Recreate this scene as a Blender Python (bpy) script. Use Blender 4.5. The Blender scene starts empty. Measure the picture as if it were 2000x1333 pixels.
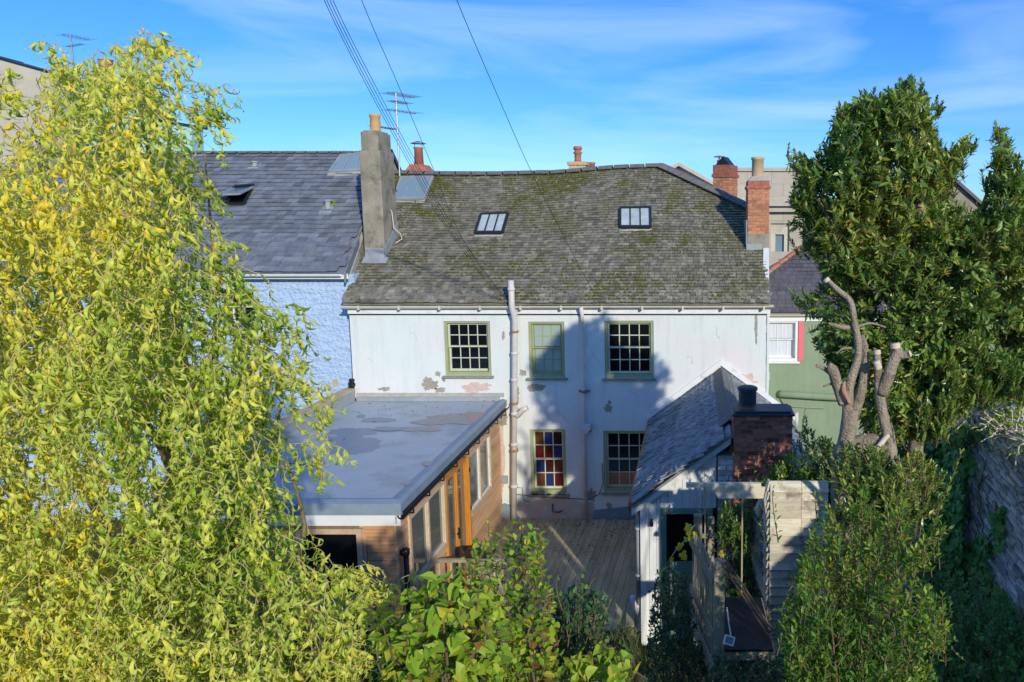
import bpy, math, random
import numpy as np
from mathutils import Vector, Matrix, noise
random.seed(7); rng = np.random.default_rng(7)
S = bpy.context.scene
COL = S.collection
R = math.radians
# ------------------------------------------------------------------ camera, sky, sun, exposure
ZC, F, CX, CY, PIT = 7.23, 1444.0, 1360.0, 597.0, R(7)
cam = bpy.data.objects.new("camera", bpy.data.cameras.new("camera")); COL.objects.link(cam)
cam.location = (0, 0, ZC); cam.rotation_euler = (R(90) - PIT, 0, 0)
cam.data.sensor_width = 36; cam.data.lens = F / 2000 * 36
cam.data.shift_x = -0.18; cam.data.shift_y = -0.0348
cam.data.clip_end = 6000; cam.data.clip_start = 0.05
S.camera = cam
SUN_AZ, SUN_EL = R(28), R(21)         # azimuth measured from straight behind the camera towards its right
world = bpy.data.worlds.new("World"); S.world = world; world.use_nodes = True
wn, wl = world.node_tree.nodes, world.node_tree.links
for n in list(wn): wn.remove(n)
wo = wn.new("ShaderNodeOutputWorld"); bg = wn.new("ShaderNodeBackground"); bg.inputs[1].default_value = 0.15
sky = wn.new("ShaderNodeTexSky"); sky.sky_type = 'NISHITA'; sky.sun_disc = False
sky.sun_elevation = SUN_EL; sky.sun_rotation = R(180) - SUN_AZ
sky.air_density = 1.0; sky.dust_density = 0.0; sky.ozone_density = 3.0
hs = wn.new("ShaderNodeHueSaturation"); hs.inputs['Saturation'].default_value = 1.45; hs.inputs['Value'].default_value = 1.0
gmn = wn.new('ShaderNodeGamma'); gmn.inputs[1].default_value = .74; wl.new(sky.outputs[0], gmn.inputs[0]); wl.new(gmn.outputs[0], hs.inputs['Color'])
tnt = wn.new("ShaderNodeMixRGB"); tnt.blend_type = 'MULTIPLY'; tnt.inputs[0].default_value = 1; tnt.inputs[2].default_value = (.35, .62, 1.0, 1)
wl.new(hs.outputs[0], tnt.inputs[1])
tc = wn.new("ShaderNodeTexCoord"); mp = wn.new("ShaderNodeMapping"); mp.inputs['Scale'].default_value = (1.1, 1.6, 7.5)
mp.inputs['Rotation'].default_value = (0, R(-9), R(12))
nz = wn.new("ShaderNodeTexNoise"); nz.inputs['Scale'].default_value = 1.5; nz.inputs['Detail'].default_value = 9; nz.inputs['Roughness'].default_value = .52
nz.inputs['Distortion'].default_value = .7
rp = wn.new("ShaderNodeValToRGB"); rp.color_ramp.elements[0].position = .45; rp.color_ramp.elements[0].color = (0, 0, 0, 1)
rp.color_ramp.elements[1].position = .78; rp.color_ramp.elements[1].color = (.42, .42, .42, 1)
mx = wn.new("ShaderNodeMixRGB"); mx.inputs[2].default_value = (3.3, 4.0, 5.6, 1)
wl.new(tc.outputs['Generated'], mp.inputs[0]); wl.new(mp.outputs[0], nz.inputs['Vector']); wl.new(nz.outputs[0], rp.inputs[0])
wl.new(rp.outputs[0], mx.inputs[0]); wl.new(tnt.outputs[0], mx.inputs[1]); wl.new(mx.outputs[0], bg.inputs[0]); wl.new(bg.outputs[0], wo.inputs[0])
sl = bpy.data.lights.new("sun", 'SUN'); sl.energy = 2.0; sl.angle = R(.8); sl.color = (1, .925, .76)
so = bpy.data.objects.new("sun", sl); COL.objects.link(so)
SD = Vector((math.sin(SUN_AZ) * math.cos(SUN_EL), -math.cos(SUN_AZ) * math.cos(SUN_EL), math.sin(SUN_EL)))
so.rotation_euler = SD.to_track_quat('Z', 'Y').to_euler(); so.location = SD * 40
S.view_settings.view_transform = 'Standard'; S.view_settings.look = 'None'
S.view_settings.exposure = 0.88; S.view_settings.gamma = 1; S.view_settings.use_curve_mapping = False
S.render.engine = 'CYCLES'
S.cycles.max_bounces = 6; S.cycles.diffuse_bounces = 3; S.cycles.glossy_bounces = 3; S.cycles.transmission_bounces = 4; S.cycles.transparent_max_bounces = 6

# ------------------------------------------------------------------ measuring helpers (a sight line of the photo met with a real plane)
cP, sP = math.cos(PIT), math.sin(PIT)
def ray(px, py):
    u = (px - CX) / F; v = (CY - py) / F
    return Vector((u, cP + v * sP, -sP + v * cP))
def P(px, py, Y):
    d = ray(px, py); return d * (Y / d.y) + Vector((0, 0, ZC))
def PZ(px, py, z):
    d = ray(px, py); return d * ((z - ZC) / d.z) + Vector((0, 0, ZC))
def PPL(px, py, p0, n):
    d = ray(px, py); c = Vector((0, 0, ZC)); return c + d * ((p0 - c).dot(n) / d.dot(n))

# ------------------------------------------------------------------ materials
def new_mat(name):
    m = bpy.data.materials.new(name); m.use_nodes = True
    return m, m.node_tree.nodes, m.node_tree.links, m.node_tree.nodes["Principled BSDF"]
def ramp(N, stops):
    r = N.new("ShaderNodeValToRGB"); e = r.color_ramp.elements
    e[0].position = stops[0][0]; e[0].color = (*stops[0][1], 1)
    e[1].position = stops[-1][0]; e[1].color = (*stops[-1][1], 1)
    for p, c in stops[1:-1]:
        k = e.new(p); k.color = (*c, 1)
    return r
def g(v): return (v, v, v)
def mat(name, c1, c2=None, scale=(3, 3, 3), rough=.8, bump=.2, bscale=40, spec=.5, metal=0, detail=6, tint=False,
        rnd=0.0, c3=None, s3=2.0, t3=(.55, .68), lo=.35, hi=.65, bdist=.01, offset=True, coat=0, streak=None):
    """two colours mixed by noise in world space; optional third colour in large patches; per-piece brightness"""
    m, N, L, b = new_mat(name)
    c2 = c2 or c1
    pos = N.new("ShaderNodeNewGeometry"); mp = N.new("ShaderNodeMapping"); mp.inputs['Scale'].default_value = scale
    L.new(pos.outputs['Position'], mp.inputs[0])
    oi = N.new("ShaderNodeObjectInfo")
    if offset:
        cm = N.new("ShaderNodeMath"); cm.operation = 'MULTIPLY'; cm.inputs[1].default_value = 37
        cb = N.new("ShaderNodeCombineXYZ"); L.new(oi.outputs['Random'], cm.inputs[0])
        for k in range(3): L.new(cm.outputs[0], cb.inputs[k])
        L.new(cb.outputs[0], mp.inputs['Location'])
    nz = N.new("ShaderNodeTexNoise"); nz.inputs['Scale'].default_value = 1; nz.inputs['Detail'].default_value = detail; nz.inputs['Roughness'].default_value = .62
    L.new(mp.outputs[0], nz.inputs['Vector'])
    rr = ramp(N, [(lo, c1), (hi, c2)]); L.new(nz.outputs[0], rr.inputs[0]); out = rr.outputs[0]
    if c3:
        n3 = N.new("ShaderNodeTexNoise"); n3.inputs['Scale'].default_value = s3; n3.inputs['Detail'].default_value = 8; n3.inputs['Roughness'].default_value = .65
        L.new(pos.outputs['Position'], n3.inputs['Vector'])
        r3 = ramp(N, [(t3[0], g(0)), (t3[1], g(1))]); L.new(n3.outputs[0], r3.inputs[0])
        m3 = N.new("ShaderNodeMixRGB"); L.new(r3.outputs[0], m3.inputs[0]); L.new(out, m3.inputs[1]); m3.inputs[2].default_value = (*c3, 1); out = m3.outputs[0]
    if streak:
        m4 = N.new("ShaderNodeMapping"); m4.inputs['Scale'].default_value = (5, 5, .45); L.new(pos.outputs['Position'], m4.inputs[0])
        n4 = N.new("ShaderNodeTexNoise"); n4.inputs['Scale'].default_value = 1; n4.inputs['Detail'].default_value = 9; n4.inputs['Roughness'].default_value = .7; L.new(m4.outputs[0], n4.inputs['Vector'])
        r4 = ramp(N, [(.5, g(0)), (.72, g(.55))]); L.new(n4.outputs[0], r4.inputs[0])
        x4 = N.new("ShaderNodeMixRGB"); L.new(r4.outputs[0], x4.inputs[0]); L.new(out, x4.inputs[1]); x4.inputs[2].default_value = (*streak, 1); out = x4.outputs[0]
    if rnd:
        hv = N.new("ShaderNodeHueSaturation"); mr = N.new("ShaderNodeMapRange")
        mr.inputs[3].default_value = 1 - rnd; mr.inputs[4].default_value = 1 + rnd
        if tint:
            at = N.new("ShaderNodeAttribute"); at.attribute_name = "tint"; L.new(at.outputs['Fac'], mr.inputs[0])
        else: L.new(oi.outputs['Random'], mr.inputs[0])
        L.new(mr.outputs[0], hv.inputs['Value']); L.new(out, hv.inputs['Color']); out = hv.outputs[0]
    L.new(out, b.inputs['Base Color'])
    b.inputs['Roughness'].default_value = rough; b.inputs['Specular IOR Level'].default_value = spec; b.inputs['Metallic'].default_value = metal
    b.inputs['Coat Weight'].default_value = coat
    if bump:
        bn = N.new("ShaderNodeTexNoise"); bn.inputs['Scale'].default_value = bscale; bn.inputs['Detail'].default_value = 6
        L.new(pos.outputs['Position'], bn.inputs['Vector'])
        ad = N.new("ShaderNodeMath"); ad.operation = 'ADD'; L.new(bn.outputs[0], ad.inputs[0]); L.new(nz.outputs[0], ad.inputs[1])
        bp = N.new("ShaderNodeBump"); bp.inputs['Strength'].default_value = bump; bp.inputs['Distance'].default_value = bdist
        L.new(ad.outputs[0], bp.inputs['Height']); L.new(bp.outputs[0], b.inputs['Normal'])
    return m
def leaf_mat(name, stops, rough=.45, trans=.35, spec=.5, tsat=(1.35, 1.25, .5)):
    m, N, L, b = new_mat(name)
    at = N.new("ShaderNodeAttribute"); at.attribute_name = "tint"
    rr = ramp(N, stops); L.new(at.outputs['Fac'], rr.inputs[0])
    L.new(rr.outputs[0], b.inputs['Base Color']); b.inputs['Roughness'].default_value = rough; b.inputs['Specular IOR Level'].default_value = spec
    tr = N.new("ShaderNodeBsdfTranslucent"); mm = N.new("ShaderNodeMixRGB"); mm.blend_type = 'MULTIPLY'; mm.inputs[0].default_value = 1
    L.new(rr.outputs[0], mm.inputs[1]); mm.inputs[2].default_value = (*tsat, 1); L.new(mm.outputs[0], tr.inputs[0])
    ms = N.new("ShaderNodeMixShader"); ms.inputs[0].default_value = trans
    L.new(b.outputs[0], ms.inputs[1]); L.new(tr.outputs[0], ms.inputs[2]); L.new(ms.outputs[0], N["Material Output"].inputs[0])
    return m
def plain(name, c, rough=.5, spec=.5, metal=0, rnd=0, ior=1.45):
    m, N, L, b = new_mat(name); b.inputs['Base Color'].default_value = (*c, 1)
    b.inputs['Roughness'].default_value = rough; b.inputs['Specular IOR Level'].default_value = spec; b.inputs['Metallic'].default_value = metal; b.inputs['IOR'].default_value = ior
    nn = N.new("ShaderNodeTexNoise"); nn.inputs['Scale'].default_value = 3.5; po = N.new("ShaderNodeNewGeometry"); L.new(po.outputs['Position'], nn.inputs['Vector'])
    bp = N.new("ShaderNodeBump"); bp.inputs['Strength'].default_value = .12; bp.inputs['Distance'].default_value = .02; L.new(nn.outputs[0], bp.inputs['Height']); L.new(bp.outputs[0], b.inputs['Normal'])
    return m

M = {}
M['render_white'] = mat('white_limewash_render', (.65, .72, .69), (.70, .745, .72), (1.2, 1.2, 1.2), .9, .5, 22, .2, c3=(.72, .68, .67), s3=.55, t3=(.45, .65), bdist=.012, streak=(.52, .55, .50))
M['render_cream'] = mat('cream_render', (.50, .45, .36), (.62, .57, .47), (.5, .5, .8), .9, .3, 6, .2, c3=(.40, .37, .30), s3=.8)
M['render_mint'] = mat('mint_render', (.36, .66, .60), (.42, .72, .66), (.8, .8, .8), .9, .3, 8, .2)
M['render_blue'] = mat('blue_painted_rubble', (.40, .56, .78), (.47, .62, .82), (2.6, 2.6, 8), .85, .9, 14, .25, bdist=.06, detail=2, streak=(.33, .45, .62))
M['render_green'] = mat('sage_green_render', (.24, .31, .20), (.28, .35, .23), (1, 1, 1), .9, .2, 20, .2, streak=(.17, .24, .15))
M['peel_brown'] = mat('bare_brown_render', (.30, .27, .22), (.40, .36, .30), (12, 12, 12), .95, .6, 60, .1)
M['peel_pink'] = mat('old_pink_render', (.60, .42, .36), (.66, .52, .46), (10, 10, 10), .95, .5, 60, .1)
M['stain_low'] = mat('weathered_wall_base', (.50, .47, .40), (.62, .48, .42), (3.2, 3.2, 3.2), .95, .5, 40, .1, c3=(.60, .62, .58), s3=4)
M['tar'] = mat('grey_blue_bitumen_paint', (.17, .23, .28), (.22, .29, .34), (4, 4, 9), .8, .4, 30)
M['slate_moss'] = mat('weathered_slate_with_lichen', (.175, .163, .125), (.30, .278, .218), (5, 5, 5), .75, .7, 60, .4, c3=(.20, .195, .10), s3=1.0, t3=(.52, .74), tint=True, rnd=.38, bdist=.008, offset=False)
M['slate_blue'] = mat('blue_grey_slate', (.16, .175, .21), (.23, .245, .275), (4, 4, 4), .62, .5, 50, .5, c3=(.13, .14, .13), s3=1.8, t3=(.52, .75), tint=True, rnd=.3, bdist=.006, offset=False)
M['slate_brown'] = mat('brown_grey_slate', (.10, .095, .11), (.14, .13, .145), (4, 4, 4), .7, .4, 50, .4, tint=True, rnd=.2, offset=False)
M['slate_out'] = mat('old_pale_slate', (.20, .22, .23), (.33, .355, .355), (6, 6, 6), .8, .5, 50, .3, tint=True, rnd=.26, bdist=.006, offset=False)
M['ridge'] = mat('ridge_tile_clay_grey', (.13, .125, .12), (.19, .18, .165), (8, 8, 8), .85, .5, 50, c3=(.20, .19, .10), s3=4)
M['ridge_red'] = mat('ridge_tile_red', (.42, .15, .09), (.5, .22, .14), (8, 8, 8), .85, .5, 50, c3=(.45, .42, .36), s3=5)
M['lead'] = mat('lead_flashing', (.26, .29, .31), (.35, .38, .40), (3, 3, 3), .55, .3, 20, .5)
M['lead_mortar'] = mat('mortar_fillet', (.36, .35, .31), (.46, .45, .40), (7, 7, 7), .95, .6, 50, .2)
M['moss'] = mat('moss', (.07, .085, .018), (.17, .16, .03), (25, 25, 25), .95, 1.0, 160, .1, c3=(.10, .06, .02), s3=5, bdist=.02)
M['sash_green'] = mat('sage_window_paint', (.31, .35, .17), (.36, .39, .21), (6, 6, 6), .55, .2, 60, .4)
M['sash_pale'] = mat('pale_sash_paint', (.52, .55, .40), (.60, .62, .48), (6, 6, 6), .5, .15, 60, .4)
M['sill_grey'] = mat('grey_slate_sill', (.20, .21, .17), (.30, .31, .26), (14, 14, 14), .85, .5, 60)
M['glass_dark'] = plain('dark_room_glass', (.006, .008, .010), .04, .6)
M['glass_frost'] = plain('frosted_glass', (.33, .42, .38), .35, .6)
M['glass_sky'] = plain('roof_glass', (.20, .30, .34), .05, 1.0, ior=1.7)
M['glass_white'] = mat('roof_glass_with_blind', (.35, .42, .44), (.55, .60, .60), (2.5, 2.5, 2.5), .12, 0, 1, .9)
M['glass_amber'] = plain('amber_glass', (.13, .055, .018), .1, .7)
M['glass_blue'] = plain('blue_glass', (.018, .03, .13), .1, .7)
M['glass_red'] = plain('red_glass', (.11, .012, .010), .1, .7)
M['glass_wine'] = plain('wine_glass_pane', (.045, .009, .012), .1, .7)
M['glass_orange'] = mat('orange_blind_glass', (.36, .15, .07), (.42, .19, .09), (5, 5, 5), .3, 0)
M['glass_teal'] = plain('teal_glass', (.02, .045, .06), .08, .7)
M['glass_ext'] = plain('reflection_toned_window_glass', (.13, .145, .125), .02, 1.0, ior=1.9)  # opaque panes; pale reflections are put into the base colour
M['frame_dark'] = plain('dark_frame', (.02, .025, .03), .4)
M['upvc'] = mat('cream_plastic', (.55, .52, .40), (.62, .59, .47), (3, 3, 3), .5, .1, 30)
M['white_paint'] = mat('white_paint', (.74, .75, .73), (.80, .80, .78), (5, 5, 5), .55, .15, 50)
M['white_old'] = mat('old_white_paint', (.70, .73, .73), (.80, .81, .81), (5, 5, 2.5), .7, .4, 60, c3=(.42, .44, .38), s3=3.5, t3=(.58, .75))
M['pipe_white'] = mat('painted_soil_pipe', (.60, .55, .51), (.68, .66, .62), (4, 4, 4), .6, .2, 60, c3=(.45, .25, .12), s3=5, t3=(.66, .74))
M['rust'] = mat('rust', (.30, .12, .05), (.45, .24, .14), (20, 20, 20), .9, .4, 80)
M['grey_plastic'] = plain('grey_plastic', (.30, .33, .34), .5)
M['black_plastic'] = plain('black_plastic', (.013, .014, .015), .35)
M['render_stack'] = mat('weathered_cement_render', (.25, .225, .17), (.38, .345, .265), (2.5, 2.5, 1.6), .95, .8, 30, .2, c3=(.13, .12, .08), s3=3, t3=(.5, .72), bdist=.02)
M['pot_buff'] = mat('buff_clay_pot', (.48, .36, .20), (.58, .45, .27), (4, 4, 6), .8, .2, 40, c3=(.25, .2, .12), s3=6, t3=(.6, .75))
M['pot_orange'] = mat('orange_clay_pot', (.55, .31, .13), (.62, .38, .18), (4, 4, 6), .8, .2, 40, c3=(.3, .2, .1), s3=6, t3=(.6, .75))
M['pot_red'] = mat('red_clay_pot', (.38, .13, .08), (.46, .2, .12), (4, 4, 6), .8, .2, 40)
M['pot_blue'] = plain('dark_blue_grey_metal', (.035, .05, .065), .45)
M['brick'] = mat('orange_red_brick', (.44, .17, .085), (.55, .25, .14), (14, 14, 14), .9, .5, 70, .2, rnd=.28)
M['brick_dark'] = mat('dark_red_brick', (.34, .11, .07), (.52, .21, .14), (12, 12, 12), .9, .6, 70, .2, rnd=.5)
M['mortar'] = mat('mortar', (.36, .32, .26), (.45, .41, .34), (15, 15, 15), .95, .5, 80, .2)
M['mortar_dark'] = mat('grey_mortar', (.40, .36, .30), (.50, .46, .38), (15, 15, 15), .95, .5, 80, .2)
M['stone_pale'] = mat('pale_ashlar', (.44, .39, .32), (.52, .47, .39), (1.5, 1.5, 1.5), .9, .2, 20, .2)
M['stone_rubble'] = mat('grey_rubble_stone', (.42, .41, .39), (.74, .72, .69), (9, 9, 14), .9, .9, 45, .25, rnd=.35, tint=True, bdist=.02, offset=False)
M['stone_dark'] = mat('wall_joint_dark_earth_mortar', (.16, .155, .14), (.24, .23, .20), (9, 9, 9), .95, .7, 60, .1)  # dark earthy tone for the wall core and outhouse inner wall
M['coping'] = mat('pale_coping_stone', (.50, .42, .34), (.62, .54, .45), (5, 5, 5), .9, .5, 40, .2)
M['bark_pale'] = mat('pale_smooth_bark', (.27, .215, .155), (.44, .365, .27), (9, 9, 5), .9, 1.0, 55, .2, c3=(.13, .10, .075), s3=9, t3=(.55, .66), bdist=.03)
M['wood_cut'] = mat('cut_wood', (.62, .52, .38), (.70, .60, .46), (20, 20, 20), .9, .4, 90)
M['bark_torn'] = mat('torn_orange_wood', (.42, .22, .12), (.5, .3, .18), (20, 20, 6), .9, .8, 60)
M['bark'] = mat('willow_bark', (.20, .17, .08), (.30, .25, .12), (12, 12, 4), .9, .7, 60, .2)
M['twig'] = mat('willow_twig', (.42, .33, .10), (.52, .42, .17), (12, 12, 12), .7, 0)
M['twig_brown'] = mat('brown_twig', (.12, .08, .045), (.18, .12, .07), (12, 12, 12), .8, 0)
M['wood_x'] = mat('stained_cladding', (.42, .20, .09), (.68, .41, .21), (1.6, 22, 26), .65, .35, 60, .35, c3=(.46, .30, .18), s3=1.6, rnd=.22, lo=.3, hi=.7)
M['wood_y'] = mat('stained_cladding_side', (.42, .23, .115), (.66, .43, .25), (22, 1.6, 26), .65, .35, 60, .35, c3=(.54, .40, .27), s3=1.4, rnd=.2, lo=.3, hi=.7)
M['wood_frame'] = mat('pale_timber_frame', (.55, .38, .24), (.66, .50, .35), (14, 14, 14), .6, .2, 60, .35, rnd=.1)
M['wood_orange'] = mat('orange_varnished_door', (.52, .20, .03), (.62, .28, .05), (20, 20, 3), .35, .1, 60, .5)
M['deck'] = mat('green_brown_deck_board', (.46, .38, .215), (.62, .52, .32), (18, 1.5, 18), .8, .5, 70, .3, c3=(.38, .35, .17), s3=1.0, t3=(.45, .7), rnd=.16)
M['fence_wood'] = mat('weathered_fence_wood', (.30, .26, .17), (.46, .41, .28), (22, 22, 2.5), .85, .6, 60, .2, c3=(.24, .26, .13), s3=3, rnd=.2)
M['weatherboard'] = mat('silvered_weatherboard', (.50, .45, .34), (.66, .61, .49), (2, 14, 30), .85, .6, 60, .2, c3=(.17, .14, .11), s3=3.0, t3=(.52, .7), rnd=.25)
M['beam'] = mat('cream_weathered_beam', (.66, .60, .45), (.74, .69, .55), (3, 20, 20), .8, .4, 60, .2)
M['membrane'] = mat('blue_grey_roof_membrane', (.35, .41, .46), (.39, .45, .50), (1.5, 1.5, 1.5), .5, .35, 5, .4, bdist=.03, c3=(.31, .355, .40), s3=1.1, t3=(.54, .60))
M['membrane_up'] = mat('blue_grey_roof_edge', (.21, .27, .335), (.26, .33, .40), (3, 3, 3), .5, .3, 20, .4)
M['stain_tan'] = mat('dried_puddle_stain', (.33, .32, .31), (.38, .355, .33), (6, 6, 6), .7, .2, 30)
M['stain_pink'] = mat('pink_dried_stain', (.43, .31, .27), (.38, .31, .29), (6, 6, 6), .75, .2, 30)
M['door_green'] = mat('faded_green_paint', (.17, .28, .21), (.21, .33, .25), (5, 5, 5), .6, .2, 60)
M['pink'] = plain('pink_paint', (.80, .16, .20), .5)
M['curtain'] = mat('white_net_curtain', (.52, .55, .60), (.72, .74, .78), (45, 45, .4), .9, .5, 10)
M['soil'] = mat('garden_soil', (.06, .055, .03), (.10, .09, .05), (5, 5, 5), .95, .9, 30, .1, c3=(.07, .11, .03), s3=1.5, bdist=.05, offset=False)
M['rubber'] = plain('black_rubber', (.012, .013, .014), .55)
M['cable'] = plain('black_cable', (.012, .013, .018), .5)
M['metal'] = plain('aluminium', (.35, .35, .36), .4, metal=.8)
M['petal'] = plain('white_petal', (.80, .80, .84), .6)
M['litter'] = mat('dead_leaf', (.06, .035, .015), (.12, .07, .03), (30, 30, 30), .9, 0)
M['grass'] = leaf_mat('grass_blade', [(0, (.045, .085, .02)), (.6, (.07, .13, .03)), (1, (.13, .17, .05))], .6, .3)
M['leaf_willow'] = leaf_mat('willow_leaf', [(0, (.10, .22, .015)), (.3, (.30, .43, .03)), (.55, (.55, .64, .10)), (.75, (.72, .72, .10)), (.92, (.82, .74, .07)), (1, (.84, .64, .03))], .45, .3, .4)
M['leaf_bay'] = leaf_mat('bay_leaf', [(0, (.05, .13, .03)), (.45, (.15, .265, .05)), (.8, (.33, .41, .08)), (.975, (.46, .48, .10)), (1, (.5, .32, .05))], .30, .2, .6)
M['leaf_bind'] = leaf_mat('bindweed_leaf', [(0, (.10, .22, .02)), (.5, (.27, .45, .035)), (.85, (.50, .58, .06)), (.94, (.55, .44, .04)), (1, (.30, .14, .05))], .5, .38, .35)
M['leaf_shrub'] = leaf_mat('shrub_leaf', [(0, (.05, .14, .02)), (.5, (.15, .30, .035)), (.85, (.36, .48, .05)), (1, (.5, .5, .06))], .4, .35, .45)
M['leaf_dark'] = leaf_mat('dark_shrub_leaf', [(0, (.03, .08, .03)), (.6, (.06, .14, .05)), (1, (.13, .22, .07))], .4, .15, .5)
M['leaf_ivy'] = leaf_mat('ivy_leaf', [(0, (.05, .17, .045)), (.6, (.12, .33, .07)), (.93, (.22, .44, .09)), (1, (.22, .28, .03))], .4, .15, .45)
M['leaf_apple'] = leaf_mat('apple_leaf', [(0, (.03, .09, .035)), (.6, (.06, .15, .05)), (.95, (.14, .21, .05)), (1, (.4, .2, .06))], .5, .25, .4)

# ------------------------------------------------------------------ object helpers
W = {}
def empty(name, loc):
    o = bpy.data.objects.new(name, None); COL.objects.link(o); o.location = loc; W[o] = Vector(loc); o.empty_display_size = .2
    return o
def thing(name, label, cat, loc, group=None):
    o = empty(name, loc); o['label'] = label; o['category'] = cat
    if group: o['group'] = group
    return o
def tag(o, label=None, cat=None, group=None, kind=None):
    if label: o['label'] = label
    if cat: o['category'] = cat
    if group: o['group'] = group
    if kind: o['kind'] = kind
    return o
def link(o, parent, wloc):
    COL.objects.link(o); W[o] = Vector(wloc)
    if parent is not None: o.parent = parent; o.location = Vector(wloc) - W[parent]
    else: o.location = wloc
def ob(name, verts, faces, m, parent=None, smooth=False, tint=None, bevel=0, origin=None, kind=None):
    """verts in world coordinates; origin at the base centre of the piece"""
    V = np.array([tuple(v) for v in verts], dtype=float)
    lo, hi = V.min(0), V.max(0)
    o0 = Vector(origin) if origin is not None else Vector(((lo[0] + hi[0]) / 2, (lo[1] + hi[1]) / 2, lo[2]))
    me = bpy.data.meshes.new(name); me.from_pydata([tuple(v) for v in (V - np.array(o0))], [], faces)
    me.materials.append(m)
    if smooth:
        me.polygons.foreach_set('use_smooth', [True] * len(me.polygons))
    if tint is not None:
        a = me.attributes.new('tint', 'FLOAT', 'POINT'); a.data.foreach_set('value', tint)
    me.update()
    o = bpy.data.objects.new(name, me); link(o, parent, o0)
    if bevel:
        b = o.modifiers.new('bevel', 'BEVEL'); b.width = bevel; b.segments = 2; b.limit_method = 'ANGLE'
    if kind: o['kind'] = kind
    return o
BF = [(0, 3, 2, 1), (4, 5, 6, 7), (0, 1, 5, 4), (1, 2, 6, 5), (2, 3, 7, 6), (3, 0, 4, 7)]
def boxv(x0, x1, y0, y1, z0, z1):
    return [Vector(p) for p in ((x0, y0, z0), (x1, y0, z0), (x1, y1, z0), (x0, y1, z0), (x0, y0, z1), (x1, y0, z1), (x1, y1, z1), (x0, y1, z1))]
class MB:
    def __init__(s): s.v = []; s.f = []; s.t = []
    def add(s, v, f, t=.5):
        k = len(s.v); s.v += [tuple(p) for p in v]; s.f += [tuple(i + k for i in q) for q in f]; s.t += [t] * len(v); return s
    def box(s, *a, t=.5, M=None):
        v = boxv(*a)
        if M is not None: v = [M @ p for p in v]
        return s.add(v, BF, t)
    def tube(s, pts, rad, n=8, cap=True, t=.5, wob=0):
        pts = [Vector(p) for p in pts]
        if not hasattr(rad, '__len__'): rad = [rad] * len(pts)
        rings = []; prev = None
        for i, p in enumerate(pts):
            d = (pts[min(i + 1, len(pts) - 1)] - pts[max(i - 1, 0)]).normalized()
            if prev is None: a = d.orthogonal().normalized()
            else:
                a = prev - d * prev.dot(d)
                a = a.normalized() if a.length > 1e-6 else d.orthogonal().normalized()
            prev = a; b = d.cross(a)
            rg = []
            for k in range(n):
                th = 2 * math.pi * k / n; r = rad[i]
                if wob: r *= 1 + wob * noise.noise(p * 7 + Vector((math.cos(th), math.sin(th), 0)) * 1.7)
                rg.append(p + a * math.cos(th) * r + b * math.sin(th) * r)
            rings.append(rg)
        v = [q for rg in rings for q in rg]; f = []
        for i in range(len(pts) - 1):
            for k in range(n):
                f.append((i * n + k, i * n + (k + 1) % n, (i + 1) * n + (k + 1) % n, (i + 1) * n + k))
        if cap: f += [tuple(range(n))[::-1], tuple((len(pts) - 1) * n + k for k in range(n))]
        return s.add(v, f, t)
    def lathe(s, c, prof, n=20, t=.5, axis=None):
        v = []; f = []
        for (r, z) in prof:
            for k in range(n): v.append(Vector(c) + Vector((r * math.cos(2 * math.pi * k / n), r * math.sin(2 * math.pi * k / n), z)))
        for i in range(len(prof) - 1):
            for k in range(n): f.append((i * n + k, i * n + (k + 1) % n, (i + 1) * n + (k + 1) % n, (i + 1) * n + k))
        f += [tuple(range(n))[::-1], tuple((len(prof) - 1) * n + k for k in range(n))]
        return s.add(v, f, t)
    def prism(s, poly, d, t=.5):
        """poly: planar world points, extruded by vector d"""
        n = len(poly); poly = [Vector(p) for p in poly]
        v = poly + [p + Vector(d) for p in poly]
        f = [tuple(range(n)), tuple(range(n, 2 * n))[::-1]] + [(i, i + n, (i + 1) % n + n, (i + 1) % n) for i in range(n)]
        return s.add(v, f, t)
    def build(s, name, m, parent=None, smooth=False, **k):
        return ob(name, s.v, s.f, m, parent, smooth, tint=s.t, **k)
_ub = {}
def unit_box(m, key=0, t=.5):
    k = (m.name, key)
    if k not in _ub:
        me = bpy.data.meshes.new('piece'); me.from_pydata([tuple(p) for p in boxv(-.5, .5, -.5, .5, -.5, .5)], [], BF)
        me.materials.append(m); a = me.attributes.new('tint', 'FLOAT', 'POINT'); a.data.foreach_set('value', [t] * 8); _ub[k] = me
    return _ub[k]
def bx(name, x0, x1, y0, y1, z0, z1, m, parent, key=0, t=.5):
    """box piece sharing one mesh with its like"""
    o = bpy.data.objects.new(name, unit_box(m, key, t)); c = Vector(((x0 + x1) / 2, (y0 + y1) / 2, (z0 + z1) / 2))
    link(o, parent, c); o.scale = (max(abs(x1 - x0), .001), max(abs(y1 - y0), .001), max(abs(z1 - z0), .001)); return o
def place(name, me, Mw, parent):
    o = bpy.data.objects.new(name, me); COL.objects.link(o); W[o] = Mw.translation.copy()
    o.parent = parent; o.matrix_local = Matrix.Translation(-W[parent]) @ Mw; return o

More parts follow.
